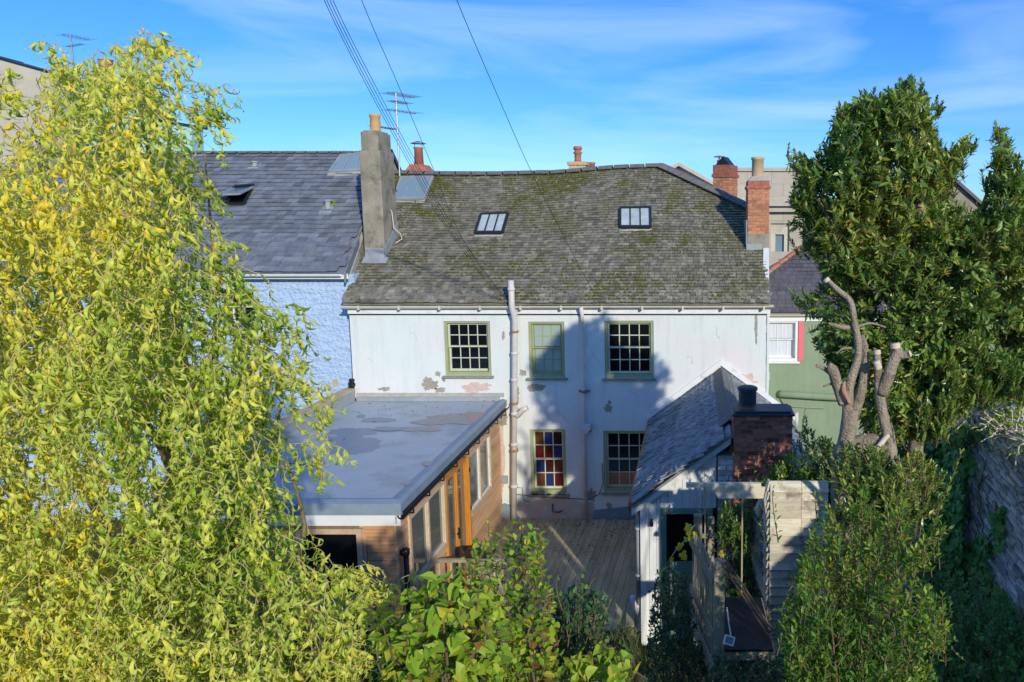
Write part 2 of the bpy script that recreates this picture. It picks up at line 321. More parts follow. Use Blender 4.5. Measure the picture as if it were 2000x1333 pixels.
def wall_with_holes(x0, x1, z0, z1, yf, yb, holes):
    """front wall (facing -Y) with real openings; returns MB"""
    xs = sorted({x0, x1, *[h[0] for h in holes], *[h[1] for h in holes]}); zs = sorted({z0, z1, *[h[2] for h in holes], *[h[3] for h in holes]})
    mb = MB()
    for i in range(len(xs) - 1):
        for j in range(len(zs) - 1):
            cx, cz = (xs[i] + xs[i + 1]) / 2, (zs[j] + zs[j + 1]) / 2
            if any(h[0] < cx < h[1] and h[2] < cz < h[3] for h in holes): continue
            a, b, c, d = xs[i], xs[i + 1], zs[j], zs[j + 1]
            mb.add([(a, yf, c), (b, yf, c), (b, yf, d), (a, yf, d)], [(0, 1, 2, 3)])
            mb.add([(a, yb, c), (b, yb, c), (b, yb, d), (a, yb, d)], [(3, 2, 1, 0)])
    for (a, b, c, d) in holes:
        mb.add([(a, yf, c), (b, yf, c), (b, yb, c), (a, yb, c)], [(3, 2, 1, 0)]); mb.add([(a, yf, d), (b, yf, d), (b, yb, d), (a, yb, d)], [(0, 1, 2, 3)])
        mb.add([(a, yf, c), (a, yf, d), (a, yb, d), (a, yb, c)], [(0, 1, 2, 3)]); mb.add([(b, yf, c), (b, yf, d), (b, yb, d), (b, yb, c)], [(3, 2, 1, 0)])
    mb.add([(x0, yf, z1), (x1, yf, z1), (x1, yb, z1), (x0, yb, z1)], [(0, 1, 2, 3)])
    mb.add([(x0, yf, z0), (x0, yf, z1), (x0, yb, z1), (x0, yb, z0)], [(0, 1, 2, 3)]); mb.add([(x1, yf, z0), (x1, yf, z1), (x1, yb, z1), (x1, yb, z0)], [(3, 2, 1, 0)])
    return mb

# ------------------------------------------------------------------ slates
def slates(parent, surf, u0, u1, length, expo, wid, inside, m, nparts=300, thick=.022, jit=.014, name='slate', avoid=None):
    """surf(u, s) -> world point (u across, s up the slope); courses lap upwards; nearest ones are parts, the rest one joined part"""
    todo = []
    nc = int(length / expo)
    for c in range(nc):
        s0 = c * expo; u = u0 - random.random() * wid - (c % 2) * wid / 2
        while u < u1:
            w = wid * random.uniform(.8, 1.22)
            uc, sc = u + w / 2, s0 + expo * .5
            if inside(uc, sc): todo.append((u, w, s0, c))
            u += w
    proto = {}; stuff = MB(); n = 0
    for (u, w, s0, c) in todo:
        gap = .004; s_lo = s0 - random.uniform(0, jit) ; s_hi = s0 + expo * 1.25
        a, b = surf(u + gap, s_lo), surf(u + w - gap, s_lo); d, e = surf(u + gap, s_hi), surf(u + w - gap, s_hi)
        nrm = (b - a).cross(d - a).normalized(); up = nrm * (thick * random.uniform(1.6, 2.4)); dn = nrm * .003
        t = min(1, max(0, random.gauss(.5, .24)))
        if n < nparts:
            key = int(t * 7)
            if key not in proto:
                me = bpy.data.meshes.new(name); me.from_pydata([tuple(p) for p in boxv(0, 1, 0, 1, 0, 1)], [], BF); me.materials.append(m)
                at = me.attributes.new('tint', 'FLOAT', 'POINT'); at.data.foreach_set('value', [key / 7] * 8); proto[key] = me
            org = a + up - nrm * thick; ux = (b - a); uy = (d + dn) - (a + up) + nrm * 0; 
            Mw = Matrix((( ux.x, uy.x, nrm.x * thick, org.x), (ux.y, uy.y, nrm.y * thick, org.y), (ux.z, uy.z, nrm.z * thick, org.z), (0, 0, 0, 1)))
            place(name, proto[key], Mw, parent)
        else:
            v = [a + up - nrm * thick, b + up - nrm * thick, e + dn - nrm * thick, d + dn - nrm * thick, a + up, b + up, e + dn, d + dn]
            stuff.add(v, BF[1:2] + BF[2:4] + BF[5:6], t)
        n += 1
    if stuff.v: stuff.build('slate_courses', m, parent, kind='stuff')

def ridge_run(parent, p0, p1, m, n, r=.11, name='ridge_tile', zf=None, follow=None):
    p0, p1 = Vector(p0), Vector(p1)
    for i in range(n):
        a = p0.lerp(p1, i / n + .003); b = p0.lerp(p1, (i + 1) / n - .003)
        if zf: a.z += zf(i / n); b.z += zf((i + 1) / n)
        if follow: a.z = rz(a.x, a.y) + follow; b.z = rz(b.x, b.y) + follow
        a.z += random.uniform(-.008, .008)
        d = (b - a).normalized(); s = d.cross(Vector((0, 0, 1))).normalized(); u = s.cross(d)
        v = []
        for q in (a, b):
            for th in (-55, -20, 20, 55): v.append(q + s * math.sin(R(th)) * r * 1.5 + u * (math.cos(R(th)) - .75) * r * 1.3)
        for q in (a, b):
            for th in (55, 20, -20, -55): v.append(q + s * math.sin(R(th)) * (r * 1.5 - .015) + u * ((math.cos(R(th)) - .75) * r * 1.3 - .02))
        f = [(0, 1, 5, 4), (1, 2, 6, 5), (2, 3, 7, 6), (8, 9, 13, 12), (9, 10, 14, 13), (10, 11, 15, 14), (0, 4, 15, 11), (3, 8, 12, 7)]
        f += [(0, 11, 10, 1), (1, 10, 9, 2), (2, 9, 8, 3), (4, 5, 14, 15), (5, 6, 13, 14), (6, 7, 12, 13)]
        ob(name, v, f, m, parent)

# ------------------------------------------------------------------ ground
def ground_z(x, y):
    t = min(1, max(0, (6.4 - y) / 3.0)); t = t * t * (3 - 2 * t)
    return -.22 + t * 3.0
gx = [-400, -100, -40] + [x * .8 for x in range(-24, 13)] + [30, 100, 400]
gy = [-200, -30] + [y * .5 for y in range(-8, 30)] + [18, 25, 40, 90, 900]
gv = [(x, y, ground_z(x, y) + .05 * noise.noise(Vector((x, y, 0)))) for y in gy for x in gx]
gf = [(j * len(gx) + i, j * len(gx) + i + 1, (j + 1) * len(gx) + i + 1, (j + 1) * len(gx) + i) for j in range(len(gy) - 1) for i in range(len(gx) - 1)]
tag(ob('ground', gv, gf, M['soil'], smooth=True), kind='structure')

# ------------------------------------------------------------------ white house
YF = 17.0
XL, XR = -8.05, 1.66
house = thing('white_house', 'white rendered two-storey house with mossy slate roof and green sash windows, centre of the photo', 'house', (-3.2, YF, -.22))
def rect(xa, ya, xb, yb, Y=YF):
    a, b = P(xa, ya, Y), P(xb, yb, Y); return (a.x, b.x, b.z, a.z)
wins = {'ul': rect(866, 628, 960, 734), 'um': rect(1031, 629, 1104, 738), 'ur': rect(1180, 627, 1277, 739), 'gl': rect(1034, 839, 1107, 965), 'gr': rect(1178, 842, 1278, 962)}
EZ = 5.14
wall_with_holes(XL, XR, -.3, EZ + .1, YF, YF + .32, list(wins.values())).build('front_wall', M['render_white'], house)
sw = MB(); sw.prism([(XL, YF + .32, -.3), (XL, 25.5, -.3), (XL, 25.5, EZ), (XL, 21.3, 8.1), (XL, YF + .32, EZ + .15)], (.25, 0, 0)); sw.build('side_wall', M['render_white'], house)
sw = MB(); sw.prism([(XR - .2, YF + .32, -.3), (XR - .2, 25.5, -.3), (XR - .2, 25.5, EZ), (XR - .2, 19.6, 7.0), (XR - .2, YF + .32, EZ + .1)], (.2, 0, 0)); sw.build('side_wall', M['render_white'], house)
bx('back_wall', XL, XR, 25.4, 25.6, -.3, EZ, M['render_white'], house)

def sash(parent, r, cols, rows, panes, y=YF, name='window', fm='sash_green', sm='sash_pale', sill='sill_grey', label=None, proud=.03):
    x0, x1, z0, z1 = r; t = .065
    f = MB(); ya, yb = y + proud, y + .22
    f.box(x0, x0 + t, ya, yb, z0, z1); f.box(x1 - t, x1, ya, yb, z0, z1); f.box(x0 + t, x1 - t, ya, yb, z1 - t * .8, z1); f.box(x0 + t, x1 - t, ya, yb, z0, z0 + t * 1.3)
    o = f.build(name, M[fm], parent)
    if label: o['label'] = label
    bx('sill', x0 - .06, x1 + .06, y - .07, y + .1, z0 - .055, z0 - .003, M[sill], o)
    xi0, xi1, zi0, zi1 = x0 + t, x1 - t, z0 + t * 1.3, z1 - t * .8
    zm = (zi0 + zi1) / 2 + .02
    for (a, b, yy) in ((zm - .02, zi1, y + .10), (zi0, zm + .02, y + .15)):
        s = MB(); w = .042
        s.box(xi0, xi0 + w, yy, yy + .04, a, b); s.box(xi1 - w, xi1, yy, yy + .04, a, b); s.box(xi0 + w, xi1 - w, yy, yy + .04, b - w, b); s.box(xi0 + w, xi1 - w, yy, yy + .04, a, a + w * (1.2 if yy > y + .12 else .8))
        gx0, gx1, ga, gb = xi0 + w, xi1 - w, a + w, b - w; nr = rows // 2
        for c in range(1, cols): xx = gx0 + (gx1 - gx0) * c / cols; s.box(xx - .011, xx + .011, yy + .004, yy + .036, ga, gb)
        for q in range(1, nr): zz = ga + (gb - ga) * q / nr; s.box(gx0, gx1, yy + .007, yy + .034, zz - .011, zz + .011)
        s.build('sash', M[sm], o)
        top = yy < y + .12
        for q in range(nr):
            for c in range(cols):
                row = (nr - 1 - q) + (0 if top else nr)
                pm = panes(row, c)
                aa, bb = gx0 + (gx1 - gx0) * c / cols, gx0 + (gx1 - gx0) * (c + 1) / cols; cc, dd = ga + (gb - ga) * q / nr, ga + (gb - ga) * (q + 1) / nr
                p = bx('pane', aa + .008, bb - .008, yy + .018, yy + .024, cc + .008, dd - .008, M[pm], o); p.rotation_euler = (random.uniform(-.012, .012), 0, random.uniform(-.012, .012))
    return o
dk = lambda r, c: 'glass_dark'
sash(house, wins['ul'], 4, 4, dk)
sash(house, wins['um'], 3, 4, lambda r, c: 'glass_frost', label='upper window with pale frosted panes', fm='sash_green', sm='sash_green')
sash(house, wins['ur'], 4, 4, dk)
stained = ['ABW', 'RRB', 'BWR', 'ABR']
sash(house, wins['gl'], 3, 4, lambda r, c: {'A': 'glass_amber', 'B': 'glass_blue', 'R': 'glass_red', 'W': 'glass_wine'}[stained[r][c]], label='ground-floor window with amber, red and blue stained panes')
sash(house, wins['gr'], 4, 4, lambda r, c: 'glass_orange' if r == 3 else ('glass_teal' if r == 2 else 'glass_dark'), label='ground-floor window with orange bottom panes')
# things seen dimly on the sill of the stained window
lv = MB()
for k in range(14): lv.box(*(lambda x: (x, x + .05, YF - .06, YF - .03))(wins['gl'][0] + random.random() * .8), wins['gl'][2] - .003, wins['gl'][2] + .02)
lv.build('pebbles_on_sill', M['litter'], house, kind='stuff')
# fascia band, gutter, downpipes
bx('fascia', XL - .02, XR + .03, YF - .035, YF - .002, EZ - .19, EZ - .03, M['white_old'], house)
bx('soffit_strip', XL, XR, YF - .012, YF - .002, EZ - .225, EZ - .192, M['frame_dark'], house)
gm = MB()
def halfpipe(mb, x0, x1, y, z0, z1, r=.065, n=8):
    v = []; f = []
    for (x, z) in ((x0, z0), (x1, z1)):
        for k in range(n + 1): a = math.pi + math.pi * k / n; v.append((x, y + r * math.cos(a), z + r * math.sin(a)))
        for k in range(n + 1): a = 2 * math.pi - math.pi * k / n; v.append((x, y + (r - .008) * math.cos(a), z + (r - .008) * math.sin(a)))
    m = 2 * (n + 1)
    for k in range(m): f.append((k, (k + 1) % m, m + (k + 1) % m, m + k))
    f += [tuple(range(m))[::-1], tuple(range(m, 2 * m))]
    mb.add(v, f)
halfpipe(gm, XL - .12, XR + .12, YF - .125, EZ - .0, EZ + .02)
gut = gm.build('gutter', M['upvc'], house)
for x in [XL + .3 + k * .93 for k in range(11)]:
    b = MB(); b.box(x - .02, x + .02, YF - .205, YF - .03, EZ - .08, EZ - .063); b.box(x - .025, x + .025, YF - .202, YF - .193, EZ - .075, EZ + .02); b.build('gutter_bracket', M['upvc'], gut)
pp = P(998, 548, 16.74); pb = P(1003, 1008, 16.88)
sp = MB(); sp.tube([(pp.x, 16.74, pp.z), (pp.x, 16.74, EZ + .02), (pp.x + .03, 16.86, EZ - .3), (pb.x, 16.88, .02)], .068, 14)
soil = sp.build('soil_pipe', M['pipe_white'], house, smooth=True)
for py in (565, 612, 648, 690, 742, 788, 808, 868, 880, 950):
    c = P(1000, py, 16.87)
    if c.z > EZ: c = P(998, py, 16.74); cx, cy = pp.x, 16.74
    else: cx, cy = pp.x + .03 + (pb.x - pp.x - .03) * ((EZ - .3 - c.z) / EZ), 16.87
    q = MB(); q.lathe((cx, cy, c.z), [(.082, -.03), (.088, -.02), (.088, .02), (.080, .03)], 14); q.build('collar', M['rust'] if py in (648, 788, 880) else M['pipe_white'], soil, smooth=True)
q = MB(); c = P(1003, 812, 16.87); e = P(1022, 800, 16.8); e2 = P(1030, 797, 16.8); q.tube([c, P(1012, 812, 16.82), e, e2], [.06, .062, .062, .062], 12); q.build('branch_pipe', M['pipe_white'], soil, smooth=True)
a = P(1136, 604, 16.87); b_ = P(1141, 765, 16.89); c_ = P(1146, 1012, 16.9)
d2 = MB(); d2.tube([(a.x, 16.78, EZ - .02), (a.x, 16.9, a.z - .15), (b_.x - .02, 16.9, b_.z), (c_.x - .02, 16.9, .03)], .045, 12)
rp_ = d2.build('rainwater_pipe', M['pipe_white'], house, smooth=True)
h = P(1144, 832, 16.9); q = MB(); q.box(h.x - .15, h.x + .13, 16.74, 16.96, h.z - .07, h.z + .05); q.prism([(h.x - .13, 16.76, h.z - .07), (h.x + .11, 16.76, h.z - .07), (h.x + .04, 16.76, h.z - .16), (h.x - .06, 16.76, h.z - .16)], (0, .19, 0)); q.build('hopper', M['pipe_white'], rp_)
for py in (765, 842):
    c = P(1141 if py < 800 else 1144, py, 16.9); q = MB(); q.lathe((c.x, 16.9, c.z), [(.07, -.03), (.08, 0), (.07, .03)], 12); q.box(c.x - .13, c.x + .13, 16.9, 16.98, c.z - .02, c.z + .02); q.build('collar', M['rust'], rp_)
# peeled patches of render (thin broken flakes of the coat below)
def blob(cx, cy, rx, ry, seed, Y, n=60, ky=1.0):
    pts = []
    for k in range(n):
        a = 2 * math.pi * k / n; r = 1 + .55 * noise.noise(Vector((math.cos(a) * 1.6 + seed, math.sin(a) * 1.6, seed * 3.1))) + .35 * noise.noise(Vector((math.cos(a) * 5, math.sin(a) * 5, seed))) + .18 * noise.noise(Vector((math.cos(a) * 14, math.sin(a) * 14, seed)))
        pts.append(P(cx + rx * r * math.cos(a), cy + ry * r * math.sin(a), Y))
    return pts
for (cx, cy, rx, ry, mm, sd) in ((839, 752, 17, 11, 'peel_brown', 1), (860, 762, 12, 5, 'peel_brown', 2), (856, 731, 5, 5, 'peel_brown', 3), (866, 742, 4, 4, 'peel_brown', 4), (930, 757, 24, 10, 'peel_pink', 5), (750, 760, 10, 4, 'peel_brown', 6),
                             (1047, 758, 17, 7, 'peel_brown', 7), (1021, 729, 6, 7, 'peel_brown', 8), (1010, 770, 5, 12, 'peel_brown', 9), (1188, 798, 7, 7, 'peel_brown', 10), (1190, 787, 3, 5, 'peel_brown', 22), (983, 656, 3, 8, 'peel_brown', 11), (1009, 880, 4, 6, 'peel_brown', 12),
                             (1010, 806, 7, 10, 'peel_pink', 13), (976, 900, 9, 80, 'peel_pink', 14), (981, 818, 10, 14, 'peel_brown', 15), (1445, 725, 22, 24, 'render_white', 16), (1455, 747, 26, 14, 'peel_pink', 17),
                             (1190, 988, 6, 6, 'peel_brown', 19), (1155, 968, 8, 13, 'peel_brown', 20), (1477, 640, 3, 30, 'peel_brown', 21)):
    if mm == 'render_white': continue
    m_ = MB(); m_.prism(blob(cx, cy, rx, ry, sd, YF - .006), (0, .012, 0)); m_.build('peeled_patch', M[mm], house)
m_ = MB(); base = [P(1006, 975, YF - .004), P(1030, 985, YF - .004), P(1070, 970, YF - .004), P(1110, 972, YF - .004), P(1140, 985, YF - .004), P(1158, 980, YF - .004), P(1165, 1000, YF - .004)]
m_.prism(base + [Vector((-2.45, YF - .004, -.05)), Vector((-4.3, YF - .004, -.05))], (0, .008, 0)); m_.build('stained_render', M['stain_low'], house)
m_ = MB(); pl = [P(1160, 998, YF - .05), P(1240, 990, YF - .05), P(1246, 985, YF - .05), P(1256, 985, YF - .05), Vector((-1.1, YF - .05, -.05)), Vector((-2.5, YF - .05, -.05))]; m_.prism(pl, (0, .048, 0)); m_.build('plinth', M['tar'], house)
m_ = MB(); m_.prism([P(967, 990, YF - .06), P(985, 985, YF - .06), P(998, 990, YF - .06), Vector((-4.2, YF - .06, -.05)), Vector((-4.6, YF - .06, -.05))], (0, .058, 0)); m_.build('plinth', M['tar'], house)
cb = P(986, 937, YF - .03); bx('junction_box', cb.x - .07, cb.x + .07, YF - .07, YF - .003, cb.z - .09, cb.z + .09, M['grey_plastic'], house)
bx('corner_board', P(968, 900, YF).x - .02, P(977, 900, YF).x, YF - .04, YF - .003, .05, 2.75, M['white_old'], house)
m_ = MB(); m_.tube([P(1010, 953, YF - .02), P(1020, 953, YF - .02), P(1023, 978, YF - .02), P(1035, 981, YF - .02)], .012, 6); m_.build('thin_pipe', M['grey_plastic'], house, smooth=True)
m_ = MB(); pts = [P(x, y, YF - .015) for x, y in ((1008, 966), (1060, 972), (1110, 974), (1150, 976), (1170, 966), (1178, 945), (1176, 905))]; m_.tube(pts, .009, 5); m_.tube([P(1079, 985, YF - .04), P(1079, 1000, YF - .04), P(1092, 1001, YF - .05), P(1098, 997, YF - .06)], .018, 6); m_.build('wall_cable', M['twig_brown'], house, smooth=True)
cr = MB()
for (x, y) in ((720, 700), (900, 770), (1090, 800), (1160, 690), (1230, 760), (1400, 640), (1340, 700), (1060, 960), (800, 640)):
    p = P(x, y, YF - .001); pts = [p.copy()]
    for k in range(random.randint(6, 12)): p = p + Vector((random.uniform(-.03, .06), 0, random.uniform(-.07, .03))); pts.append(p.copy())
    cr.tube(pts, [.003] * (len(pts) - 1) + [.0008], 4)
cr.build('hairline_cracks', M['peel_brown'], house, kind='stuff')
# --- main roof
EY = 16.86
def kx(x): return .70 + .045 * min(1, max(0, (x + 4.2) / 3.2)) - .006 * math.sin((x + 8) * .9)
def rz(x, y): return EZ + .04 + kx(x) * (y - EY) + .02 * noise.noise(Vector((x * .7, y * .7, 3)))
RY = 21.4
def left_edge(y): return -8.12 - .11 * (y - EY)
def right_edge(y): return 1.70 - .01 * (y - EY) if y < 19.7 else 1.67 - (y - 19.7) * (2.69 / 1.7)
cs = 1 / math.sqrt(1 + .7 ** 2)
def msurf(u, s):
    y = EY + s * cs; return Vector((u, y, rz(u, y) + .03 - .022 * 0))
skyl = {}
def roof_px(px, py):
    k = .7
    for _ in range(6):
        p = PPL(px, py, Vector((0, EY, EZ + .05)), Vector((0, -k, 1))); k = (rz(p.x, p.y) + .02 - EZ - .05) / max(p.y - EY, .05)
    return p
slates(house, msurf, -8.9, 1.75, 4.54 / cs, .108, .14, lambda u, s: left_edge(EY + s * cs) < u < right_edge(EY + s * cs) and EY + s * cs < RY, M['slate_moss'])
# roof body under the slates
rb = MB(); nx = 20
front = []
ys = [EY, 18.2, 19.7, 20.5, RY]
grid = [[Vector((left_edge(y) + (right_edge(y) - left_edge(y)) * i / nx, y, 0)) for i in range(nx + 1)] for y in ys]
for rw in grid:
    for p in rw: p.z = rz(p.x, p.y) - .01
k = len(rb.v); vv = [p for rw in grid for p in rw]; ff = [(j * (nx + 1) + i, j * (nx + 1) + i + 1, (j + 1) * (nx + 1) + i + 1, (j + 1) * (nx + 1) + i) for j in range(len(ys) - 1) for i in range(nx)]
rb.add(vv, ff)
aL, aR = Vector((left_edge(RY), RY, rz(-8.6, RY) - .01)), Vector((right_edge(RY), RY, rz(-1, RY) - .01))
eR = Vector((right_edge(19.7), 19.7, rz(1.67, 19.7) - .01))
rb.add([aL, aR, Vector((1.9, 25.6, EZ)), Vector((-8.8, 25.6, EZ)), eR, Vector((1.9, 21, 6.3))], [(0, 1, 2, 3), (1, 4, 5), (1, 5, 2)])
rb.add([Vector((-8.12, EY, EZ + .03)), Vector((1.7, EY, EZ + .03)), Vector((1.7, YF + .1, EZ + .05)), Vector((-8.12, YF + .1, EZ + .05))], [(3, 2, 1, 0)])
rb.build('roof_body', M['slate_moss'], house)
ridge_run(house, (left_edge(RY), RY + .02, 0), (-1.02, RY + .02, 0), M['ridge'], 17, .19, follow=.06)
ridge_run(house, (-1.02, RY, rz(-1.02, RY) + .1), (1.66, 19.7, rz(1.6, 19.7) + .07), M['ridge'], 8, .19)
# moss clumps along the laps
ico_v = []; 
def clump(mb, p, r, n):
    k = 7; v = []; t1 = n.orthogonal().normalized(); t2 = n.cross(t1)
    for j, (rr, hh) in enumerate(((1, 0), (.8, .45), (.35, .7))):
        for i in range(k):
            a = 2 * math.pi * (i + j * .5) / k; q = r * rr * random.uniform(.75, 1.25); v.append(p + t1 * math.cos(a) * q + t2 * math.sin(a) * q + n * r * hh * random.uniform(.7, 1.2))
    f = [(j * k + i, j * k + (i + 1) % k, (j + 1) * k + (i + 1) % k, (j + 1) * k + i) for j in range(2) for i in range(k)] + [tuple(2 * k + i for i in range(k))]
    mb.add(v, f, random.random())
mm = MB(); nn = Vector((0, -.57, .82)); cnt = 0
spots = [P(x, y, 17) for x, y in ()]
def mossd(p):
    d = noise.noise(Vector((p.x * .55, p.y * .8, 1.3))) * .9 + noise.noise(Vector((p.x * 2.2, p.y * 2.2, 5))) * .5
    return d
hot = [roof_px(1250, 470), roof_px(1240, 500), roof_px(1230, 520), roof_px(1210, 560), roof_px(1190, 580), roof_px(1020, 588), roof_px(1070, 365), roof_px(1220, 365), roof_px(1400, 470), roof_px(900, 510), roof_px(960, 480), roof_px(1120, 368), roof_px(1000, 400), roof_px(1010, 520), roof_px(800, 500), roof_px(1330, 480)]
while cnt < 8500:
    y = random.uniform(EY + .05, RY - .1); x = random.uniform(left_edge(y), right_edge(y))
    p = Vector((x, y, rz(x, y) + .05)); d = mossd(p)
    if hot:
        dm = min((p - h_).length for h_ in hot); d += max(0, .75 - dm) * .9
    d += .25 * max(0, (y - 20)) - .02
    if d + random.uniform(-.35, .25) < .22: continue
    c = round((y - EY) / (.108 * cs)); y2 = EY + c * .108 * cs - .012; p = Vector((x, y2, rz(x, y2) + .055))
    clump(mm, p, random.uniform(.012, .038) * (1.25 if d > .5 else 1), nn); cnt += 1
mm.build('moss', M['moss'], house, kind='stuff')
# skylights on main roof and the blue roof
def skylight(parent, corners, plane_n, bars, glass, fm='frame_dark', lift=.09, flash=True, name='roof_window', rail=.03, extra=.16):
    """corners: tl, tr, br, bl world points on the roof"""
    tl, tr, br, bl = [Vector(c) for c in corners]; n = plane_n.normalized()
    f = MB()
    def bar(a, b, w, h0=0, h1=lift):
        d = (b - a).normalized(); s = n.cross(d) * w
        f.prism([a - s + n * h0, a + s + n * h0, b + s + n * h0, b - s + n * h0], n * (h1 - h0))
    bar(tl, tr, rail); bar(bl, br, rail * 1.4); bar(tl, bl, rail); bar(tr, br, rail)
    for k in range(1, bars): bar(tl.lerp(tr, k / bars), bl.lerp(br, k / bars), rail * .5, lift * .55, lift * .95)
    o = f.build(name, M[fm], parent)
    for k in range(bars):
        a, b, c, d = tl.lerp(tr, k / bars), tl.lerp(tr, (k + 1) / bars), bl.lerp(br, (k + 1) / bars), bl.lerp(br, k / bars)
        ob('pane', [q + n * lift * .7 for q in (a, b, c, d)] + [q + n * lift * .6 for q in (a, b, c, d)], [(3, 2, 1, 0), (4, 5, 6, 7), (0, 1, 5, 4), (1, 2, 6, 5), (2, 3, 7, 6), (3, 0, 4, 7)], M[glass], o)
    if flash:
        dn = (bl - tl).normalized()
        fl = MB(); fl.prism([bl - (br - bl) * .03 + n * .04, br + (br - bl) * .03 + n * .04, br + (br - bl) * .03 + dn * extra + n * .012, bl - (br - bl) * .03 + dn * extra + n * .012], n * .012); fl.build('flashing', M['lead_mortar'], o)
    return o
RN = Vector((0, -.70, 1))
skylight(house, [roof_px(x, y) for x, y in ((785, 351), (847, 350), (829, 393), (771, 393))], RN, 3, 'glass_sky', fm='lead', lift=.1, rail=.025)
skylight(house, [roof_px(x, y) for x, y in ((941, 424), (993, 422), (982, 460), (930, 460))], RN, 3, 'glass_white', lift=.12, rail=.028)
skylight(house, [roof_px(x, y) for x, y in ((1212, 412), (1270, 411), (1271, 449), (1212, 449))], RN, 3, 'glass_white', lift=.12, rail=.028)
# --- brick stacks
def brick_stack(parent, x0, x1, y0, y1, z0, z1, bm, mm_, cap=True, bl=.215, bh=.065, j=.011, rot=0, name='chimney', faces='flr'):
    c0 = Vector(((x0 + x1) / 2, (y0 + y1) / 2, z0)); Mr = Matrix.Translation(c0) @ Matrix.Rotation(rot, 4, 'Z') @ Matrix.Translation(-c0)
    core = MB(); core.box(x0 + .012, x1 - .012, y0 + .012, y1 - .012, z0, z1, M=Mr); st = core.build(name, mm_, parent)
    z = z0; r = 0
    while z + bh < z1 + .02:
        runs = [('f', x0, x1)] + ([('l', y0, y1)] if 'l' in faces else []) + ([('r', y0, y1)] if 'r' in faces else [])
        for side, a, b in runs:
            u = a - (bl / 2 if r % 2 else 0)
            while u < b - .02:
                ua, ub = max(u, a) + (0 if u > a else 0), min(u + bl, b)
                if ub - ua > .035:
                    pr = random.uniform(-.003, .004)
                    if side == 'f': cc, sz = ((ua + ub) / 2, y0 + .035 - pr, z + bh / 2), (ub - ua - j, .07, bh - j)
                    elif side == 'l': cc, sz = (x0 + .034 - pr, (ua + ub) / 2, z + bh / 2), (.07, ub - ua - j, bh - j)
                    else: cc, sz = (x1 - .034 + pr, (ua + ub) / 2, z + bh / 2), (.07, ub - ua - j, bh - j)
                    Mw = Mr @ Matrix.Translation(cc) @ Matrix.Diagonal((*sz, 1))
                    if side != 'f' and (ua == a or ub == b): pass
                    place('brick', unit_box(bm), Mw, st)
                u += bl + 0
        z += bh; r += 1
    return st, Mr
st, Mr = brick_stack(house, 1.27, 1.80, 18.4, 19.15, 6.75, 7.86, M['brick'], M['mortar'], bh=.075)
q = MB(); q.box(1.24, 1.83, 18.37, 19.18, 7.86, 7.93); q.box(1.27, 1.80, 18.4, 19.15, 7.93, 8.06); q.build('capping', M['brick_dark'], st)
q = MB(); q.prism([(1.28, 18.42, 8.06), (1.79, 18.42, 8.06), (1.68, 18.55, 8.17), (1.38, 18.55, 8.17)], (0, .6, 0)); q.build('flaunching', M['lead_mortar'], st)
bx('patched_render', 1.262, 1.804, 18.39, 19.155, 6.2, 6.76, M['render_stack'], st)
q = MB(); q.lathe((1.53, 18.7, 8.12), [(.155, 0), (.15, .05), (.145, .45), (.165, .46), (.165, .52), (.13, .53), (.12, .3)], 20); q.build('chimney_pot', M['pot_buff'], st, smooth=True)
q = MB(); q.prism([(1.24, 18.36, 6.22), (1.62, 18.36, 6.22), (1.62, 18.36, 6.50), (1.24, 18.36, 6.50)], (0, .04, 0)); q.prism([(1.2, 18.2, 6.17), (1.62, 18.2, 6.17), (1.62, 18.36, 6.28), (1.2, 18.36, 6.28)], (0, 0, .015)); q.box(1.235, 1.26, 18.4, 19.3, 6.3, 7.1); q.build('flashing', M['lead'], st)
q = MB(); q.prism([(1.68, 16.95, EZ - .1), (1.80, 18.35, EZ), (1.80, 19.6, EZ), (1.80, 19.6, 7.1), (1.80, 18.35, rz(1.6, 18.35) + .1), (1.68, 16.95, EZ + .1)], (-.14, 0, 0)); q.build('party_wall', M['render_white'], house)
q = MB(); pts = []
for k in range(16):
    zz = EZ - .05 - k * .19
    q.box(XR - .02, XR + .03 + random.uniform(0, .025), YF - .02 - random.uniform(0, .015), YF + .2, zz - .19, zz - .002)
q.build('quoin', M['render_white'], house)
# rendered stack at the left party wall
stk = MB(); stk.prism([(-8.16, 18.2, 5.9), (-7.66, 18.2, 5.9), (-7.66, 18.2, 8.78), (-8.16, 18.2, 8.78)], (0, .85, 0)); 
stack = stk.build('chimney', M['render_stack'], house, bevel=.02); stack['label'] = 'tall cement-rendered chimney with one orange pot'
stk = MB(); stk.box(-8.12, -7.70, 18.24, 19.0, 8.78, 9.22); stk.box(-8.08, -7.74, 18.3, 18.95, 9.22, 9.26); stk.build('upper_shaft', M['render_stack'], stack, bevel=.015)
q = MB(); q.lathe((-7.90, 18.6, 9.24), [(.135, 0), (.125, .05), (.115, .36), (.13, .38), (.13, .43), (.10, .44), (.095, .3)], 18); q.build('chimney_pot', M['pot_orange'], stack, smooth=True)
q = MB(); q.box(-8.12, -7.645, 18.13, 18.198, 5.95, 6.42); q.prism([(-7.655, 18.2, 6.1), (-7.655, 19.05, 6.75), (-7.655, 19.05, 7.05), (-7.655, 18.2, 6.45)], (.02, 0, 0)); q.prism([(-8.15, 18.0, 6.06), (-7.55, 18.0, 6.06), (-7.55, 18.14, 6.17), (-8.15, 18.14, 6.17)], (0, 0, .02)); q.build('flashing', M['lead'], stack)
q = MB(); pts = [Vector((-7.64, 18.6, 7.35)), Vector((-7.6, 18.6, 7.3)), Vector((-7.58, 18.62, 6.9)), Vector((-7.45, 18.7, 6.75)), Vector((-7.42, 18.7, 6.62)), Vector((-7.5, 18.5, 6.52))]; q.tube(pts, .014, 6); q.build('cable', M['upvc'], stack, smooth=True)

